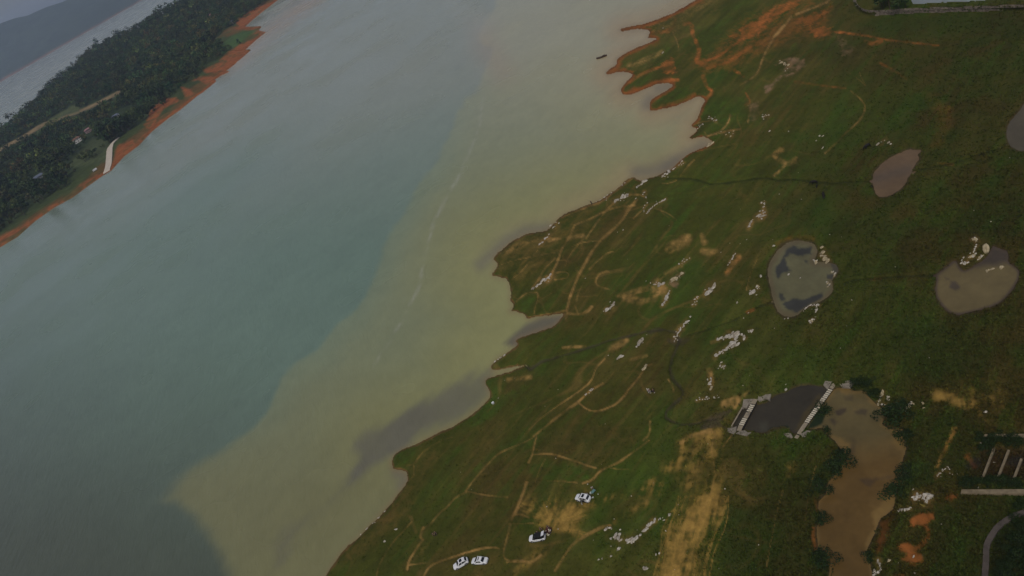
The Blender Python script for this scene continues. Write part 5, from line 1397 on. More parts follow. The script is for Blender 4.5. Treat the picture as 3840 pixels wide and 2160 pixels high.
def ribbon_wall(name, label, cat, line_a, line_b, ha, hb, mat, below=1.0):
    """wall whose face runs from one line to another"""
    n_ = 60
    A, B = resample(line_a, n_), resample(line_b, n_)
    bm = bmesh.new()
    rows = []
    for i in range(n_):
        a, b = Vector([float(t) for t in P(A[i][0], A[i][1], ha(A[i]))]), Vector([float(t) for t in P(B[i][0], B[i][1], hb(B[i]))])
        nrm = (a - b); nrm.z = 0
        nrm.normalize()
        rows.append([bm.verts.new(p) for p in (a + nrm * .12 - Vector((0, 0, below)), a + nrm * .12, b + nrm * .10 + Vector((0, 0, .10)), b - nrm * .45 + Vector((0, 0, .10)), b - nrm * .45 - Vector((0, 0, below)))])
    for i in range(n_ - 1):
        for k in range(4): bm.faces.new((rows[i][k], rows[i + 1][k], rows[i + 1][k + 1], rows[i][k + 1]))
    bm.faces.new(rows[0]); bm.faces.new(rows[-1][::-1])
    return tag(link(name, bm_mesh(name, bm), mat), label, cat)

def masonry():
    m, n, l, b = new_mat('stone_masonry')
    tc = n.new('ShaderNodeTexCoord')
    v = n.new('ShaderNodeTexVoronoi')
    v.inputs['Scale'].default_value = 1.5
    v2 = n.new('ShaderNodeTexVoronoi')
    v2.feature = 'DISTANCE_TO_EDGE'
    v2.inputs['Scale'].default_value = 1.5
    for a in (v, v2): l.new(tc.outputs['Object'], a.inputs['Vector'])
    r = n.new('ShaderNodeValToRGB')
    r.color_ramp.elements[0].color, r.color_ramp.elements[1].color = (.12, .092, .068, 1), (.26, .21, .16, 1)
    sp = n.new('ShaderNodeSeparateColor')
    l.new(v.outputs['Color'], sp.inputs[0])
    l.new(sp.outputs[0], r.inputs['Fac'])
    mr = n.new('ShaderNodeMapRange')
    mr.inputs['From Max'].default_value = .06
    mr.inputs['To Min'].default_value = .45
    l.new(v2.outputs['Distance'], mr.inputs['Value'])
    mx = n.new('ShaderNodeVectorMath'); mx.operation = 'MULTIPLY'
    l.new(r.outputs['Color'], mx.inputs[0]); l.new(mr.outputs[0], mx.inputs[1])
    l.new(mx.outputs[0], b.inputs['Base Color'])
    bp = n.new('ShaderNodeBump'); bp.inputs['Strength'].default_value = .8; bp.inputs['Distance'].default_value = .12
    l.new(mr.outputs[0], bp.inputs['Height']); l.new(bp.outputs['Normal'], b.inputs['Normal'])
    b.inputs['Roughness'].default_value = .9
    return m
M['masonry'] = masonry()
rw = ribbon_wall('retaining_wall', 'long rounded corner stone retaining wall at the top right', 'wall', WALL_LINE, WALL_TOP, lambda p: WB + .02, lambda p: WB + WALL_H, M['masonry'])
CURV = q('Y3', [(2300, 560), (2040, 640), (1960, 690), (1870, 750), (1790, 830), (1740, 910), (1690, 990), (1665, 1080), (1662, 1180), (1660, 1300), (1650, 1400), (1640, 1600)])
n_ = 40
cr_ = resample(CURV, n_)
bm = bmesh.new()
rows = []
pts3 = [ground(p[0], p[1]) for p in cr_]
for i in range(n_):
    d = (pts3[min(i + 1, n_ - 1)] - pts3[max(i - 1, 0)]); d.z = 0
    d.normalize()
    s = Vector((-d.y, d.x, 0)) * .50
    z_ = Vector((0, 0, .45))
    rows.append([bm.verts.new(p) for p in (pts3[i] - s - z_, pts3[i] - s + z_, pts3[i] + s + z_, pts3[i] + s - z_)])
for i in range(n_ - 1):
    for k in range(3): bm.faces.new((rows[i][k], rows[i + 1][k], rows[i + 1][k + 1], rows[i][k + 1]))
bm.faces.new(rows[0]); bm.faces.new(rows[-1][::-1])
tag(link('curved_wall', bm_mesh('curved_wall', bm), simple_mat('pinkish_render', (.070, .056, .047), .9, .3, .8, .3)), 'low curved greyish pink wall around the dark thicket', 'wall')
# ------------------------------------------------------------------ far bank: houses, ramp, van
def bx(bm, x0, x1, y0, y1, z0, z1):
    r = bmesh.ops.create_cube(bm, size=1)
    for v in r['verts']:
        v.co = Vector(((x0 + x1) / 2 + v.co.x * (x1 - x0), (y0 + y1) / 2 + v.co.y * (y1 - y0), (z0 + z1) / 2 + v.co.z * (z1 - z0)))

def box_obj(name, b, mat, parent, bev=0.0):
    bm = bmesh.new()
    for k in b: bx(bm, *k)
    if bev: bmesh.ops.bevel(bm, geom=bm.edges[:], offset=bev, segments=2, affect='EDGES')
    return link(name, bm_mesh(name, bm), mat, parent)

def house(loc, rz, w, d, h, wall, roofm, label, storeys=2, hip=True):
    r = empty('house', loc, rz)
    tag(r, label, 'house', 'houses on the far island')
    box_obj('wall', [(-w / 2, w / 2, -d / 2, d / 2, -1.5, h)], wall, r)
    bm = bmesh.new()
    o, rh = .7, h + w * .17
    b = [bm.verts.new(p) for p in ((-w / 2 - o, -d / 2 - o, h - .05), (w / 2 + o, -d / 2 - o, h - .05), (w / 2 + o, d / 2 + o, h - .05), (-w / 2 - o, d / 2 + o, h - .05))]
    k = d * .3 if hip else -o
    t = [bm.verts.new((-w / 2 + k, 0, rh)), bm.verts.new((w / 2 - k, 0, rh))]
    for f in ((b[0], b[1], t[1], t[0]), (b[2], b[3], t[0], t[1]), (b[1], b[2], t[1]), (b[3], b[0], t[0]), (b[3], b[2], b[1], b[0])): bm.faces.new(f)
    link('roof', bm_mesh('roof', bm), roofm, r)
    n_ = max(2, int(w / 3))
    for s in range(storeys):
        for i in range(n_):
            x = -w / 2 + (i + .5) * w / n_
            z = .9 + s * (h / storeys)
            f = box_obj('window', [(x - .62, x + .62, -d / 2 - .06, -d / 2 + .1, z, z + 1.4)], M['concrete_pale'], r)
            box_obj('pane', [(x - .5, x + .5, -d / 2 - .09, -d / 2, z + .12, z + 1.28)], M['glass_dark'], f)
    return r
Wh = simple_mat('white_render', (.62, .6, .58), .8, .1, .5)
Pk = simple_mat('pink_render', (.26, .17, .18), .8, .15, .5)
Gy = simple_mat('grey_render', (.2, .2, .21), .8, .15, .5)
Rb = simple_mat('brown_roof_tiles', (.16, .085, .06), .85, .3, .6)
Rp = simple_mat('faded_red_roof', (.26, .14, .15), .85, .2, .6)
Rg = simple_mat('blue_grey_sheet_roof', (.11, .13, .18), .6, .2, .6)
def on_isl(z, p):
    px, py = q(z, [p])[0]
    return isl(px, py)
def face_cam(v): return math.atan2(v.x, -v.y) + math.pi if False else -math.atan2(v.x, v.y)
SPOTS = [((858, 672), 13, 8, 6.5, Wh, Rb, 'white two storey house with a brown roof among the trees on the island', 2), ((968, 572), 11, 8, 6, Pk, Rp, 'pinkish house with a faded red roof just behind the white one', 2),
         ((1278, 412), 13, 8, 6, Wh, Rg, 'pale house with a grey roof near the island shore clearing', 2), ((442, 1062), 17, 9, 4, Gy, Rg, 'long low house with a blue grey sheet roof at the left of the island', 1)]
for p, w, d, h, a, b, lab, s in SPOTS:
    v = on_isl('W5', p)
    house(v, face_cam(v) + .15, w * .85, d * .85, h * .85, a, b, lab, s)
for z_, p_, col_, lab in [('W5', (95, 530), Gy, 'small grey house on the ridge at the left edge of the island'), ('W5', (185, 510), Rp, 'tiny reddish house on the ridge beside the small grey one'), ('W6', (1150, 175), Pk, 'pinkish house in the wood near the top of the island'), ('W6', (1380, 250), Gy, 'greyish house by the narrow strip of shore at the top')]:
    v = on_isl(z_, p_)
    house(v, face_cam(v) - .2, 9, 7, 5, col_, Rp if col_ is not Gy else Rg, lab, 1)

# pale concrete ramp running down to the water
RAMP = q('W5', [(1162, 1012), (1175, 950), (1190, 870), (1192, 800), (1185, 755), (1205, 715), (1240, 665), (1285, 622)])
rr = resample(RAMP, 26)
bm = bmesh.new()
prev = None
rp3 = [isl(p[0], p[1]) for p in rr]
rp3 = [Vector((sum(rp3[min(max(i + k, 0), 25)].x for k in (-2, -1, 0, 1, 2)) / 5, sum(rp3[min(max(i + k, 0), 25)].y for k in (-2, -1, 0, 1, 2)) / 5, 0)) for i in range(26)]
from mathutils.bvhtree import BVHTree
hill_o = bpy.data.objects['hill']
hbv = BVHTree.FromPolygons([v.co[:] for v in hill_o.data.vertices], [p.vertices[:] for p in hill_o.data.polygons])
def hill_z(x, y, default=1.0):
    r = hbv.ray_cast(Vector((x, y, 400)), Vector((0, 0, -1)))
    return r[0].z if r[0] else default
for i in range(26):
    a, b = rp3[max(i - 1, 0)], rp3[min(i + 1, 25)]
    d = (b - a).normalized()
    s = Vector((-d.y, d.x, 0)) * (4.2 if i < 18 else 3.2)
    c_ = rp3[i]
    pp = [c_ - s, c_, c_ + s]
    zc = max(hill_z(p.x, p.y) for p in pp) + .5
    ring = [bm.verts.new((p.x, p.y, z)) for p, z in ((pp[0], zc - 2.5), (pp[0], zc), (pp[2], zc), (pp[2], zc - 2.5))]
    if prev:
        for k in range(3): bm.faces.new((prev[k], ring[k], ring[k + 1], prev[k + 1]))
    prev = ring
tag(link('road', bm_mesh('road', bm), simple_mat('pale_road_concrete', (.52, .45, .37), .9, .12, .3)), kind='structure')

# ------------------------------------------------------------------ vehicles
def wheel(root, x, y, r=.33, w=.22):
    bm = bmesh.new()
    bmesh.ops.create_cone(bm, cap_ends=True, segments=20, radius1=r, radius2=r, depth=w)
    bmesh.ops.rotate(bm, verts=bm.verts, cent=(0, 0, 0), matrix=Matrix.Rotation(math.pi / 2, 3, 'X'))
    bmesh.ops.bevel(bm, geom=[e for e in bm.edges if e.calc_face_angle(0) > 1], offset=.04, segments=1, affect='EDGES')
    wo_ = empty('wheel', (x, y, r))
    wo_.parent = root
    link('tyre', bm_mesh('tyre', bm), M['rubber'], wo_)
    bm = bmesh.new()
    bmesh.ops.create_cone(bm, cap_ends=True, segments=14, radius1=r * .66, radius2=r * .6, depth=.03)
    bmesh.ops.rotate(bm, verts=bm.verts, cent=(0, 0, 0), matrix=Matrix.Rotation(math.pi / 2 * (1 if y < 0 else -1), 3, 'X'))
    o = link('rim', bm_mesh('rim', bm), M['alloy'], wo_)
    o.location = (0, (w / 2 + .012) * (1 if y > 0 else -1), 0)

def loft(name, stations, mat, parent, smooth_=True):
    """stations: list of rings of (x,y,z), all of one length"""
    bm = bmesh.new()
    R = [[bm.verts.new(p) for p in s] for s in stations]
    n = len(R[0])
    for i in range(len(R) - 1):
        for k in range(n): bm.faces.new((R[i][k], R[i][(k + 1) % n], R[i + 1][(k + 1) % n], R[i + 1][k]))
    bm.faces.new(R[0][::-1]); bm.faces.new(R[-1])
    me = bm_mesh(name, bm, False)
    return link(name, me, mat, parent)

def quad_panel(name, pts, mat, parent, out=.012):
    """thin glass panel proud of the bodywork"""
    P4 = [Vector(p) for p in pts]
    n = (P4[1] - P4[0]).cross(P4[2] - P4[0]).normalized()
    bm = bmesh.new()
    a = [bm.verts.new(p + n * out) for p in P4]
    b = [bm.verts.new(p - n * .02) for p in P4]
    bm.faces.new(a); bm.faces.new(b[::-1])
    for i in range(len(a)): bm.faces.new((a[i], b[i], b[(i + 1) % len(a)], a[(i + 1) % len(a)]))
    return link(name, bm_mesh(name, bm), mat, parent)

def make_car(loc, rz, label, suv=True, L=4.5, Wd=1.84, roof='white', sunroof=None, tailgate=False, open_door=None):
    r = empty('parked_car', loc, rz)
    tag(r, label, 'car', 'white cars parked on the grass')
    hw = Wd / 2
    belt = .98 if suv else .88
    rtop = 1.66 if suv else 1.43
    hood = .98 if suv else .84
    # front at -x
    xs = [-L / 2, -L / 2 + .05, -L / 2 + .16, -L / 2 + .36, -L / 2 + .65, -L / 2 + 1.15, -L / 2 + 1.45, 0, L / 2 - (.55 if suv else 1.0), L / 2 - .34, L / 2 - .14, L / 2 - .04, L / 2]
    tops = [hood * .62, hood * .74, hood * .83, hood * .90, hood * .96, hood, belt, belt + .02, belt + (.03 if suv else .06), belt + (.03 if suv else .04), belt - .02, belt - .10, belt - .24]
    hws = [hw * .46, hw * .64, hw * .80, hw * .91, hw * .97, hw, hw, hw, hw * .99, hw * .95, hw * .86, hw * .74, hw * .62]
    bots = [.34, .29, .25, .23, .21, .20, .20, .20, .20, .23, .27, .31, .36]
    st = []
    for x, t, h_, b in zip(xs, tops, hws, bots):
        st.append([(x, -h_ * .86, b), (x, -h_, b + .14), (x, -h_ * 1.0, t - .22), (x, -h_ * .90, t - .03), (x, -h_ * .5, t + .02), (x, h_ * .5, t + .02), (x, h_ * .90, t - .03), (x, h_, t - .22), (x, h_, b + .14), (x, h_ * .86, b)])
    loft('body', st, M['paint_white'], r)
    # cabin
    x0, x1 = -L / 2 + 1.12, (L / 2 - .28 if suv else L / 2 - .85)
    rx0, rx1 = x0 + (.78 if suv else .86), x1 - (.42 if suv else .72)
    cw, rw_ = hw * .93, hw * .74
    zb = belt - .03
    def cab(x, wb, z): return [(x, -wb, z), (x, wb, z)]
    bm = bmesh.new()
    bot = [bm.verts.new(p) for p in ((x0, -cw * .9, zb), (x0, cw * .9, zb), (x1, cw * .92, zb), (x1, -cw * .92, zb), (x0 + .5, -cw, zb), (x0 + .5, cw, zb), (x1 - .5, cw, zb), (x1 - .5, -cw, zb))]
    top = [bm.verts.new(p) for p in ((rx0, -rw_ * .94, rtop - .05), (rx0, rw_ * .94, rtop - .05), (rx1, rw_ * .95, rtop - .05), (rx1, -rw_ * .95, rtop - .05), (rx0 + .35, -rw_, rtop), (rx0 + .35, rw_, rtop), (rx1 - .3, rw_, rtop), (rx1 - .3, -rw_, rtop))]
    ordr = [0, 4, 7, 3, 2, 6, 5, 1]
    for i in range(8):
        a, b = ordr[i], ordr[(i + 1) % 8]
        bm.faces.new((bot[a], bot[b], top[b], top[a]))
    bm.faces.new([top[i] for i in (0, 4, 5, 1)]); bm.faces.new([top[i] for i in (4, 7, 6, 5)]); bm.faces.new([top[i] for i in (7, 3, 2, 6)])
    bmesh.ops.bevel(bm, geom=[e for e in bm.edges if len(e.link_faces) == 2 and e.calc_face_angle(0) > .5], offset=.05, segments=2, affect='EDGES')
    link('cabin', bm_mesh('cabin', bm), M['paint_white'] if roof == 'white' else M['black_trim'], r)
    def side(t, u, s):                                    # t along, u up
        xa, xb = x0 + .08 + (rx0 - x0) * u, x1 - .05 - (x1 - rx1) * u
        return Vector((xa + (xb - xa) * t, s * (cw + (rw_ - cw) * u), zb + (rtop - zb) * u))
    quad_panel('windshield', [(x0 + .07, cw * .80, zb + .08), (x0 + .07, -cw * .80, zb + .08), (rx0 - .06, -rw_ * .86, rtop - .11), (rx0 - .06, rw_ * .86, rtop - .11)], M['glass_dark'], r, .03)
    if not tailgate:
        quad_panel('rear_window', [(x1 - .05, -cw * .78, zb + .12), (x1 - .05, cw * .78, zb + .12), (rx1 + .05, rw_ * .84, rtop - .12), (rx1 + .05, -rw_ * .84, rtop - .12)], M['glass_dark'], r, .03)
    for s in (-1, 1):
        for t0, t1 in ((.07, .44), (.48, .80)) + (((.83, .95),) if suv else ()):
            p = [side(t0, .16, s), side(t1, .16, s), side(t1 - .02 * (t0 > .4), .84, s), side(t0 + .06 * (t0 < .1), .84, s)]
            quad_panel('side_window', p if s < 0 else p[::-1], M['glass_dark'], r, .02)
        wheel(r, -L / 2 + .86, s * (hw - .10), .34 if suv else .31)
        wheel(r, L / 2 - .86, s * (hw - .10), .34 if suv else .31)
        for wx_ in (-L / 2 + .86, L / 2 - .86):           # dark wheel arch
            bm = bmesh.new()
            bmesh.ops.create_cone(bm, cap_ends=True, segments=20, radius1=.41, radius2=.41, depth=.05)
            bmesh.ops.rotate(bm, verts=bm.verts, cent=(0, 0, 0), matrix=Matrix.Rotation(math.pi / 2, 3, 'X'))
            o = link('wheel_arch', bm_mesh('wheel_arch', bm), M['black_trim'], r)
            o.location = (wx_, s * (hw - .018), .36)
        box_obj('headlight', [(-L / 2 + .14, -L / 2 + .44, s * hw * .70 - .13, s * hw * .70 + .13, hood * .66, hood * .82)], M['lamp_clear'], r, .03)
        box_obj('tail_light', [(L / 2 - .26, L / 2 - .06, s * hw * .68 - .12, s * hw * .68 + .12, belt - .28, belt - .10)], M['lamp_red'], r, .03)
        box_obj('mirror', [(x0 + .42, x0 + .58, s * (hw + .10) - .10, s * (hw + .10) + .10, belt - .02, belt + .14)], M['paint_white'], r, .03)
        box_obj('sill', [(-L / 2 + 1.25, L / 2 - 1.25, s * (hw - .03) - .03, s * (hw - .03) + .03, .17, .32)], M['black_trim'], r)
        for xh in (-.15, .85):
            box_obj('door_handle', [(xh, xh + .2, s * (hw + .005) - .02, s * (hw + .005) + .02, belt - .22, belt - .18)], M['black_trim'], r)
    box_obj('grille', [(-L / 2 - .02, -L / 2 + .06, -.38, .38, .42, .60)], M['black_trim'], r)
    if sunroof:
        box_obj('sunroof', [(rx0 + sunroof[0], rx0 + sunroof[1], -rw_ * .72, rw_ * .72, rtop - .03, rtop + .012)], M['glass_dark'], r)
    if roof != 'white':
        box_obj('roof_panel', [(rx0 + .05, rx1 - .05, -rw_ * .95, rw_ * .95, rtop - .02, rtop + .02)], M['black_trim'], r, .01)
    if tailgate:
        box_obj('boot_opening', [(x1 - .30, L / 2 - .10, -hw * .72, hw * .72, belt - .1, belt + .045)], M['cabin'], r)
        tg = box_obj('tailgate', [(0, .95, -hw * .72, hw * .72, -.04, .04)], M['paint_white'], r, .03)
        tg.location = (rx1 - .05, 0, rtop + .02)
        tg.rotation_euler = (0, rad(-22), 0)
    if open_door:
        s = open_door
        box_obj('doorway', [(.10, 1.05, s * (hw - .05) - .08, s * (hw - .05) + .07, .34, belt + .02)], M['cabin'], r)
        dr = box_obj('door', [(0, .98, -.04, .04, .30, belt)], M['paint_white'], r, .02)
        dr.location = (.08, s * (hw + .05), 0)
        dr.rotation_euler = (0, 0, s * rad(62))
        box_obj('door_glass', [(.05, .92, -.015, .015, belt + .003, rtop - .15)], M['glass_dark'], dr)
    return r

def car_pose(z, front, rear):
    a, b = ground(*q(z, [front])[0]), ground(*q(z, [rear])[0])
    m = (a + b) / 2
    d = b - a
    return m, math.atan2(d.y, d.x)
c_, rz_ = car_pose('A8', (300, 1275), (645, 1075))
make_car(c_ - Vector((0, 0, .03)), rz_, 'white hatchback with a dark sunroof, leftmost of the pair on the grass at the bottom', True, 4.3, 1.78, sunroof=(.25, 1.0))
c_, rz_ = car_pose('A8', (745, 1110), (1130, 1095))
make_car(c_ - Vector((0, 0, .03)), rz_, 'white saloon with a dark rear window, rightmost of the pair at the bottom', False, 4.75, 1.84, sunroof=(.30, .55))
c_, rz_ = car_pose('A7', (640, 990), (1370, 1120))
make_car(c_ - Vector((0, 0, .03)), rz_, 'white car with a square sunroof and its near side door open beside the teal table', True, 4.4, 1.84, sunroof=(.35, 1.05), open_door=-1)
c_, rz_ = car_pose('B7', (470, 840), (1050, 740))
make_car(c_ - Vector((0, 0, .03)), rz_, 'white car with a black roof and raised tailgate beside the picnic', True, 4.5, 1.86, roof='black', tailgate=True)
v = isl(*q('W5', [(1045, 990)])[0])
vr = empty('parked_van', v + Vector((0, 0, .2)), .5)
tag(vr, 'white van parked on the grass left of the island ramp', 'van')
box_obj('body', [(-2.6, 2.6, -1, 1, .35, 2.3)], M['paint_white'], vr, .18)
box_obj('windshield', [(-2.63, -2.2, -.85, .85, 1.35, 2.05)], M['glass_dark'], vr)
for s in (-1, 1):
    box_obj('side_window', [(-2.0, -1.0, s * .98 - .04, s * .98 + .04, 1.35, 2.0)], M['glass_dark'], vr)
    wheel(vr, -1.7, s * .9, .36); wheel(vr, 1.7, s * .9, .36)

# ------------------------------------------------------------------ people, animals
dg = bpy.context.evaluated_depsgraph_get
def skin(name, verts, edges, radii, sub=1):
    me = bpy.data.meshes.new(name)
    me.from_pydata([Vector(v) for v in verts], edges, [])
    o = bpy.data.objects.new(name, me)
    C.objects.link(o)
    bpy.context.view_layer.update()
    md = o.modifiers.new('skin', 'SKIN')
    sl = me.skin_vertices[0].data if me.skin_vertices else None
    if sl is None:
        bpy.context.view_layer.objects.active = o
        sl = o.data.skin_vertices[0].data
    for i, r in enumerate(radii):
        sl[i].radius = r if isinstance(r, tuple) else (r, r)
        sl[i].use_root = (i == 0)
    md.use_smooth_shade = True
    if sub:
        o.modifiers.new('sub', 'SUBSURF').levels = sub
    bpy.context.view_layer.update()
    ev = o.evaluated_get(dg())
    out = bpy.data.meshes.new_from_object(ev)
    bpy.data.objects.remove(o)
    out.name = name
    return out

def person_meshes(pose):
    """pose: 'stand', 'sit', 'crouch'; x right, y forward (faces +y), z up"""
    if pose == 'stand':
        pel, knee, ank, toe = .93, [(-.10, .03, .50), (.10, .02, .50)], [(-.10, -.02, .09), (.11, -.04, .09)], [(-.11, .16, .04), (.13, .14, .04)]
        hip = [(-.09, 0, .90), (.09, 0, .90)]
        elb, hand = [(-.25, -.03, 1.12), (.25, -.03, 1.12)], [(-.24, .10, .88), (.24, .10, .88)]
        dz, lean = 0, 0
    elif pose == 'sit':
        pel = .48
        hip = [(-.09, .02, .46), (.09, .02, .46)]
        knee, ank, toe = [(-.12, .44, .50), (.12, .44, .50)], [(-.12, .42, .09), (.12, .46, .09)], [(-.13, .60, .04), (.13, .64, .04)]
        elb, hand = [(-.27, .06, .72), (.27, .06, .72)], [(-.16, .32, .60), (.16, .32, .60)]
        dz, lean = -.45, .04
    else:
        pel = .36
        hip = [(-.10, 0, .34), (.10, 0, .34)]
        knee, ank, toe = [(-.16, .36, .48), (.16, .36, .48)], [(-.13, .06, .09), (.13, .06, .09)], [(-.15, .24, .04), (.15, .24, .04)]
        elb, hand = [(-.28, .22, .56), (.28, .22, .56)], [(-.14, .46, .42), (.14, .46, .42)]
        dz, lean = -.57, .16
    sh = 1.42 + dz
    spine = [(0, lean * .4, pel + .20), (0, lean * .8, pel + .36), (0, lean, sh), (0, lean + .02, sh + .08), (0, lean + .04, sh + .17), (0, lean + .05, sh + .27)]
    V, R, E = [(0, 0, pel)], [(.15, .11)], []
    for p, r in zip(spine, [(.135, .095), (.15, .10), (.13, .085), (.055, .055), (.075, .088), (.065, .075)]):
        E.append((len(V) - 1, len(V))); V.append(p); R.append(r)
    ish = 3
    nl_ = [0]
    for s in (0, 1):
        i0 = len(V)
        sg = -1 if s == 0 else 1
        V += [(sg * .19, lean, sh - .02), elb[s], hand[s]]
        R += [.062, .045, .034]
        E += [(ish, i0), (i0, i0 + 1), (i0 + 1, i0 + 2)]
        h = Vector(hand[s])
        f = (h - Vector(elb[s])).normalized()
        pal = h + f * .07
        V.append(tuple(pal)); R.append((.038, .022)); E.append((i0 + 2, i0 + 3))
        side_ = f.cross(Vector((0, 0, 1)))
        side_ = side_.normalized() if side_.length > .1 else Vector((1, 0, 0))
        for k, (o_, ln) in enumerate(((-.028, .075), (-.009, .085), (.010, .08), (.028, .062))):
            j = len(V)
            V += [tuple(pal + f * .03 + side_ * o_), tuple(pal + f * (.03 + ln) + side_ * o_ * 1.1 - Vector((0, 0, .012)))]
            R += [.009, .008]
            E += [(i0 + 3, j), (j, j + 1)]
        j = len(V)
        V += [tuple(h + f * .035 - side_ * .05), tuple(h + f * .085 - side_ * .065)]; R += [.010, .009]; E += [(i0 + 2, j), (j, j + 1)]
    for s in (0, 1):
        i0 = len(V)
        V += [hip[s], knee[s], ank[s], toe[s]]; R += [.088, .058, .042, (.045, .03)]
        E += [(0, i0), (i0, i0 + 1), (i0 + 1, i0 + 2), (i0 + 2, i0 + 3)]
    body = skin('body', V, E, R, 1)
    def sub(vs_, es, rs, nm): return skin(nm, vs_, es, rs, 1)
    shirt = sub([(0, 0, pel + .04)] + spine[:3] + [(-.19, lean, sh - .02), tuple(Vector((-.19, lean, sh - .02)).lerp(Vector(elb[0]), .85)), (.19, lean, sh - .02), tuple(Vector((.19, lean, sh - .02)).lerp(Vector(elb[1]), .85))],
                [(0, 1), (1, 2), (2, 3), (3, 4), (4, 5), (3, 6), (6, 7)], [(.165, .125), (.152, .112), (.168, .118), (.142, .098), .075, .062, .075, .062], 'shirt')
    tr = sub([(0, 0, pel)] + [hip[0], knee[0], tuple(Vector(knee[0]).lerp(Vector(ank[0]), .9)), hip[1], knee[1], tuple(Vector(knee[1]).lerp(Vector(ank[1]), .9))],
             [(0, 1), (1, 2), (2, 3), (0, 4), (4, 5), (5, 6)], [(.16, .125), .10, .072, .060, .10, .072, .060], 'trousers')
    bm = bmesh.new()
    bmesh.ops.create_icosphere(bm, subdivisions=2, radius=.112, matrix=Matrix.Translation((0, lean + .03, sh + .25)))
    for v_ in bm.verts:
        v_.co.z = max(v_.co.z, sh + .20 if v_.co.y > lean + .06 else sh + .13)
    hair = bm_mesh('hair', bm, True)
    shoes = []
    for s in (0, 1):
        bm = bmesh.new()
        a, b = Vector(ank[s]), Vector(toe[s])
        bmesh.ops.create_cube(bm, size=1)
        for v_ in bm.verts: v_.co = Vector(((a.x + b.x) / 2 + v_.co.x * .11, (a.y + b.y) / 2 + .0 + v_.co.y * .30, .05 + v_.co.z * .10))
        bmesh.ops.bevel(bm, geom=bm.edges[:], offset=.03, segments=2, affect='EDGES')
        shoes.append(bm_mesh('shoe', bm, True))
    bm = bmesh.new()                                           # simple face: nose, eyes
    bmesh.ops.create_cone(bm, segments=6, radius1=.016, radius2=.006, depth=.035, matrix=Matrix.Translation((0, lean + .145, sh + .20)) @ Matrix.Rotation(-1.3, 4, 'X'))
    nose = bm_mesh('nose', bm, True)
    eyes = []
    for s in (-1, 1):
        bm = bmesh.new()
        bmesh.ops.create_icosphere(bm, subdivisions=1, radius=.013, matrix=Matrix.Translation((s * .032, lean + .122, sh + .225)))
        eyes.append(bm_mesh('eye', bm, True))
    return dict(body=body, shirt=shirt, trousers=tr, hair=hair, shoes=shoes, nose=nose, eyes=eyes)
SK = simple_mat('skin', (.36, .22, .15), .6, .1, 5)
HAIR = simple_mat('black_hair', (.010, .009, .008), .6, .2, 9)
PM = {k: person_meshes(k) for k in ('stand', 'sit', 'crouch')}
CLOTH = {}
def cloth(c):
    if c not in CLOTH: CLOTH[c] = simple_mat('cloth', c, .9, .12, 8)
    return CLOTH[c]
def person(px, py, rz, pose, top, bottom, label, group=None, hat=None, shoe=(.02, .02, .02), loc=None, sc=1.0):
    r = empty('person', loc if loc else ground(px, py), rz)
    r.scale = (sc, sc, sc)
    tag(r, label, 'person', group)
    m = PM[pose]
    for nm, mat in (('body', SK), ('shirt', cloth(top)), ('trousers', cloth(bottom)), ('hair', HAIR if not hat else cloth(hat))):
        o = link('hat' if nm == 'hair' and hat else nm, m[nm].copy(), mat, r)
        if nm == 'hair' and hat: o.scale = (1.0, 1.0, 1.0)
    for s in m['shoes']: link('shoe', s.copy(), cloth(shoe), r)
    for e in m['eyes']: link('eye', e.copy(), HAIR, r)
    link('nose', m['nose'].copy(), SK, r)
    return r
BLK, WHT, GRY, NAVY, TEALC = (.012, .012, .013), (.6, .59, .55), (.25, .25, .26), (.02, .025, .05), (.16, .28, .27)
a = q('B5', [(740, 760), (920, 640)])
person(*a[0], 2.6, 'stand', BLK, (.02, .016, .012), 'left of two people in black standing on the dark grass near the shore')
person(*a[1], 3.0, 'stand', BLK, (.015, .015, .02), 'right of two people in black standing on the dark grass near the shore')
a = q('B8', [(690, 870), (830, 900), (1110, 880)])
person(*a[0], 2.2, 'stand', WHT, GRY, 'person in a white top and pale hat, leftmost of the three standing in the meadow', hat=WHT, shoe=WHT)
person(*a[1], 2.8, 'stand', BLK, GRY, 'person in a black top and pale hat, middle of the three standing in the meadow', hat=WHT, shoe=WHT)
person(*a[2], -2.4, 'stand', BLK, BLK, 'person all in black with white shoes, rightmost of the three standing in the meadow', shoe=WHT)
bgp = empty('bag', ground(*q('B8', [(980, 800)])[0]))
tag(bgp, 'dark bag on the grass between the three standing people', 'bag')
box_obj('body', [(-.35, .35, -.22, .22, 0, .42)], M['black_trim'], bgp, .08)
box_obj('handle', [(-.16, .16, -.02, .02, .41, .5)], M['black_trim'], bgp)
# the party by the white car with the open door
p = q('A7', [(1490, 500), (1560, 690), (1400, 730), (1250, 800), (1510, 965), (1785, 780), (1218, 240)])
person(*p[0], 3.4, 'sit', WHT, BLK, 'person in a pale shirt seated on a stool at the teal table')
st_ = empty('camp_stool', ground(*p[0]), 3.4)
tag(st_, 'small dark camp stool under the person in the pale shirt', 'stool')
box_obj('seat', [(-.19, .19, -.20, .16, .34, .38)], cloth(NAVY), st_, .01)
for sx in (-1, 1):
    for sy in (-.17, .13): box_obj('leg', [(sx * .15 - .015, sx * .15 + .015, sy - .015, sy + .015, 0, .34)], M['alloy'], st_)
tb = empty('camping_table', ground(*p[1]), rz_ + .9)
tag(tb, 'teal folding camping table on the grass beside the white car', 'table')
box_obj('top', [(-.62, .62, -.42, .42, .60, .64)], cloth((.12, .22, .215)), tb, .01)
for sx in (-.55, .55):
    for sy in (-.35, .35): box_obj('leg', [(sx - .02, sx + .02, sy - .02, sy + .02, 0, .60)], M['alloy'], tb)
cr2 = empty('storage_crate', ground(*p[2]), 1.0)
tag(cr2, 'pale green storage crate between the white car and the teal table', 'crate')
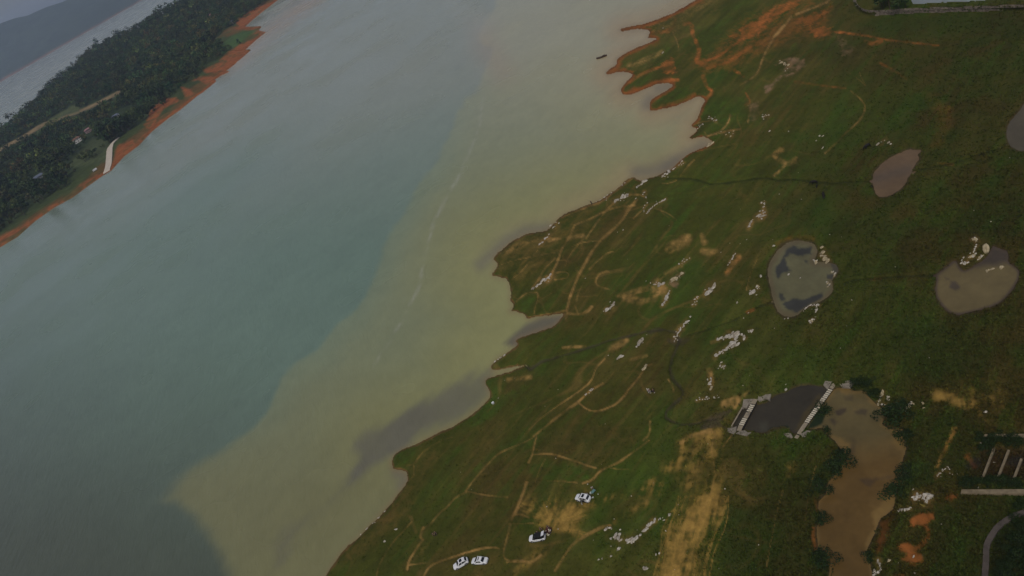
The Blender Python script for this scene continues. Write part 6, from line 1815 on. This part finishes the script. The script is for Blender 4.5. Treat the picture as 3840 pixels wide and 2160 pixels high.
box_obj('body', [(-.28, .28, -.2, .2, 0, .33)], cloth((.33, .42, .38)), cr2, .03)
box_obj('lid', [(-.30, .30, -.22, .22, .33, .38)], cloth((.5, .55, .5)), cr2, .015)
person(*p[3], 2.0, 'crouch', WHT, BLK, 'person with white sleeves crouching beside the car with the open door')
for k, lab in ((4, 'white bag on the grass behind the car with the open door'), (5, 'small white bag on the grass right of the teal table'), (6, 'small pale bag on the grass above the teal table')):
    b_ = empty('bag', ground(*p[k]), k)
    tag(b_, lab, 'bag')
    s = .20 if k == 4 else .14
    box_obj('body', [(-s, s, -s * .8, s * .8, 0, s * 1.5)], cloth(WHT), b_, .05)
    box_obj('handle', [(-s * .5, s * .5, -.012, .012, s * 1.45, s * 1.9)], cloth(GRY), b_)
# the picnic by the car with the raised tailgate
p = q('B7', [(1160, 470), (1190, 340), (1310, 490), (1220, 660), (1100, 500), (930, 470), (750, 545), (1260, 500), (650, 575)])
mat_ = empty('picnic_mat', ground(*p[0]) + Vector((0, 0, .05)), .9)
tag(mat_, 'reddish brown picnic mat behind the car with the raised tailgate', 'mat')
box_obj('sheet', [(-1.1, 1.1, -.8, .8, -.02, .03)], cloth((.085, .028, .018)), mat_, .01)
box_obj('trim', [(-1.12, 1.12, -.84, -.76, -.01, .04), (-1.12, 1.12, .76, .84, -.01, .04)], cloth((.05, .02, .02)), mat_)
person(*p[1], 3.6, 'sit', (.05, .025, .02), BLK, 'person in dark red sitting at the far end of the picnic mat')
person(*p[2], 2.3, 'sit', WHT, NAVY, 'person in a white shirt sitting at the right side of the picnic mat')
person(*p[5], 2.9, 'stand', (.03, .02, .015), BLK, 'person in brown standing beside the raised tailgate')
person(*p[6], 2.9, 'crouch', BLK, BLK, 'person in black crouching at the far side of the black roofed car')
for k, lab in ((1, 'low stool under the person in dark red'), (2, 'low stool under the person in the white shirt at the picnic')):
    s_ = empty('camp_stool', ground(*p[k]), 3.6 if k == 1 else 2.3)
    tag(s_, lab, 'stool')
    box_obj('seat', [(-.18, .18, -.18, .16, .33, .37)], cloth((.08, .03, .02)), s_, .01)
    for sx in (-1, 1):
        for sy in (-.15, .13): box_obj('leg', [(sx * .14 - .015, sx * .14 + .015, sy - .015, sy + .015, 0, .33)], M['alloy'], s_)
for k, lab, tone in ((3, 'empty pale folding chair nearest the viewer at the picnic', (.45, .42, .3)), (4, 'empty tan folding chair on the left of the picnic mat', (.38, .28, .2)), (7, 'empty cream folding chair on the right of the picnic mat', (.5, .48, .38))):
    s_ = empty('folding_chair', ground(*p[k]), k * 1.3)
    tag(s_, lab, 'chair')
    box_obj('seat', [(-.24, .24, -.22, .22, .36, .40)], cloth(tone), s_, .01)
    bk = box_obj('backrest', [(-.24, .24, -.02, .02, 0, .48)], cloth(tone), s_, .01)
    bk.location, bk.rotation_euler = (0, -.22, .39), (rad(14), 0, 0)
    for sx in (-.21, .21):
        for sy in (-.18, .18): box_obj('leg', [(sx - .015, sx + .015, sy - .015, sy + .015, 0, .36)], M['alloy'], s_)
# fisherman at the headland
fp = q('Z4', [(1012, 398)])[0]
person(fp[0], fp[1], .6, 'stand', BLK, BLK, 'angler in black standing at the tan waterline with a rod')
rod = empty('fishing_rod', ground(*fp) + Vector((.2, .3, 1.0)), 0)
tag(rod, 'thin dark fishing rod held by the angler at the waterline', 'rod')
bpy.context.view_layer.update()
pipe('shaft', ground(*fp) + Vector((.2, .3, 1.0)), ground(*fp) + Vector((-1.2, 2.2, 2.3)), .018, M['black_trim'], rod, 6)
pipe('grip', ground(*fp) + Vector((.33, .12, .88)), ground(*fp) + Vector((.2, .3, 1.0)), .03, M['wood_dark'], rod, 6)

# cattle
cow_v = [(0, -.75, 1.12), (0, -.35, 1.10), (0, .15, 1.08), (0, .55, 1.12), (0, .85, 1.10), (0, 1.12, .82), (0, 1.32, .52), (0, 1.45, .36),
         (-.2, .52, .75), (-.21, .54, .42), (-.21, .55, .06), (.2, .50, .75), (.21, .44, .42), (.21, .42, .06),
         (-.2, -.66, .78), (-.21, -.80, .46), (-.21, -.74, .06), (.2, -.70, .78), (.21, -.88, .46), (.21, -.84, .06), (0, -.92, 1.02), (.04, -1.02, .6)]
cow_r = [(.30, .26), (.34, .34), (.36, .37), (.30, .34), (.19, .24), (.14, .17), (.13, .14), (.09, .09), .13, .075, .06, .13, .075, .06, .15, .075, .06, .15, .075, .06, .05, .03]
cow_e = [(0, 1), (1, 2), (2, 3), (3, 4), (4, 5), (5, 6), (6, 7), (3, 8), (8, 9), (9, 10), (3, 11), (11, 12), (12, 13), (0, 14), (14, 15), (15, 16), (0, 17), (17, 18), (18, 19), (0, 20), (20, 21)]
cow_me = skin('body', cow_v, cow_e, cow_r, 1)
cow_me.materials.clear(); cow_me.materials.append(simple_mat('black_hide', (.011, .009, .008), .75, .3, 3))
def horn(s):
    bm = bmesh.new()
    prev = None
    for t in range(5):
        a = t / 4
        c0 = Vector((s * (.10 + .22 * math.sin(a * 1.8)), 1.22 + -.10 * a, .66 + .22 * a * a))
        rr_ = .028 * (1 - a * .8)
        ring = [bm.verts.new(c0 + Vector((0, math.cos(k * 1.257) * rr_, math.sin(k * 1.257) * rr_))) for k in range(5)]
        if prev:
            for k in range(5): bm.faces.new((prev[k], prev[(k + 1) % 5], ring[(k + 1) % 5], ring[k]))
        prev = ring
    return bm_mesh('horn', bm)
horns = [horn(-1), horn(1)]
def ear(s):
    bm = bmesh.new()
    v_ = [bm.verts.new(k) for k in ((s * .10, 1.16, .66), (s * .26, 1.14, .68), (s * .24, 1.20, .60), (s * .12, 1.20, .58), (s * .18, 1.10, .63))]
    bm.faces.new((v_[0], v_[1], v_[2], v_[3])); bm.faces.new((v_[0], v_[4], v_[1])); bm.faces.new((v_[1], v_[4], v_[2])); bm.faces.new((v_[2], v_[4], v_[3])); bm.faces.new((v_[3], v_[4], v_[0]))
    return bm_mesh('ear', bm)
ears = [ear(-1), ear(1)]
hmat = simple_mat('horn_grey', (.10, .09, .08), .5, .2, 4)
for z_, p_, rz2, sc_, lab in [('Z5', (1340, 460), .8, 1.12, 'black cow grazing by the ditch, upper of the pair in mid meadow'), ('Z5', (1425, 575), 2.6, 1.25, 'black cow grazing below the ditch, lower of the pair in mid meadow'), ('Z5', (1822, 135), 1.6, 1.25, 'black cow grazing alone above the oval pond'), ('Z5', (1362, 488), 2.4, .7, 'black calf close beside the upper cow of the pair')]:
    r = empty('cow', ground(*q(z_, [p_])[0]), rz2)
    r.scale = (sc_, sc_, sc_)
    tag(r, lab, 'cow', 'cattle on the meadow')
    link('body', cow_me, None, r)
    for h_ in horns: link('horn', h_, hmat, r)
    for e_ in ears: link('ear', e_, cow_me.materials[0], r)

# boat off the red shore
ba, bb = [Vector([float(t) for t in P(*k, .1)]) for k in q('Z2', [(90, 535), (184, 505)])]
bd = bb - ba
bt = empty('wooden_boat', (ba + bb) / 2, math.atan2(bd.y, bd.x))
tag(bt, 'long brown wooden boat afloat off the red shore', 'boat')
Lb = bd.length
def hull(name, k, zlo, zhi, mat, open_=False):
    st = []
    for i in range(9):
        t = i / 8 * 2 - 1
        w = .95 * (1 - abs(t) ** 2.6 * .75) * k
        lift = .35 * abs(t) ** 3
        st.append([(t * Lb / 2 * k, -w, zhi + lift), (t * Lb / 2 * k, -w * .7, zlo + lift * .5), (t * Lb / 2 * k, w * .7, zlo + lift * .5), (t * Lb / 2 * k, w, zhi + lift)])
    return loft(name, st, mat, bt)
hull('hull', 1.0, -.25, .45, simple_mat('brown_boat_timber', (.075, .045, .028), .8, .35, 3))
hull('inside', .88, .2, .47, M['wood_dark'])
for i, xx_ in enumerate((-.28, 0, .26)):
    box_obj('thwart', [(xx_ * Lb - .14, xx_ * Lb + .14, -.82, .82, .50, .55)], simple_mat('plank', (.10, .065, .045), .85, .3, 5), bt)
box_obj('shelter', [(.08 * Lb, .34 * Lb, -.6, .6, .58, .95)], M['wood_dark'], bt, .12)

# white box on the shore grass
wb_ = empty('cool_box', ground(*q('Z7', [(966, 757)])[0]), .5)
tag(wb_, 'white cool box standing alone on the grass near the grey inlet', 'box')
box_obj('body', [(-.36, .36, -.30, .30, 0, .50)], cloth((.62, .62, .58)), wb_, .04)
box_obj('lid', [(-.38, .38, -.32, .32, .50, .60)], M['paint_white'], wb_, .03)

# ------------------------------------------------------------------ haze: one even volume round everything
bm = bmesh.new()
bx(bm, -14000, 14000, -2500, 16000, -5.5, 640)
hz_m = bpy.data.materials.new('haze_air')
hz_m.use_nodes = True
hn, hl_ = hz_m.node_tree.nodes, hz_m.node_tree.links
hn.clear()
ho, hv = hn.new('ShaderNodeOutputMaterial'), hn.new('ShaderNodeVolumePrincipled')
hv.inputs['Color'].default_value = (.62, .74, 1.0, 1)
hv.inputs['Density'].default_value = 7.5e-5
hv.inputs['Anisotropy'].default_value = .2
hl_.new(hv.outputs[0], ho.inputs['Volume'])
tag(link('haze', bm_mesh('haze', bm), hz_m), kind='stuff')
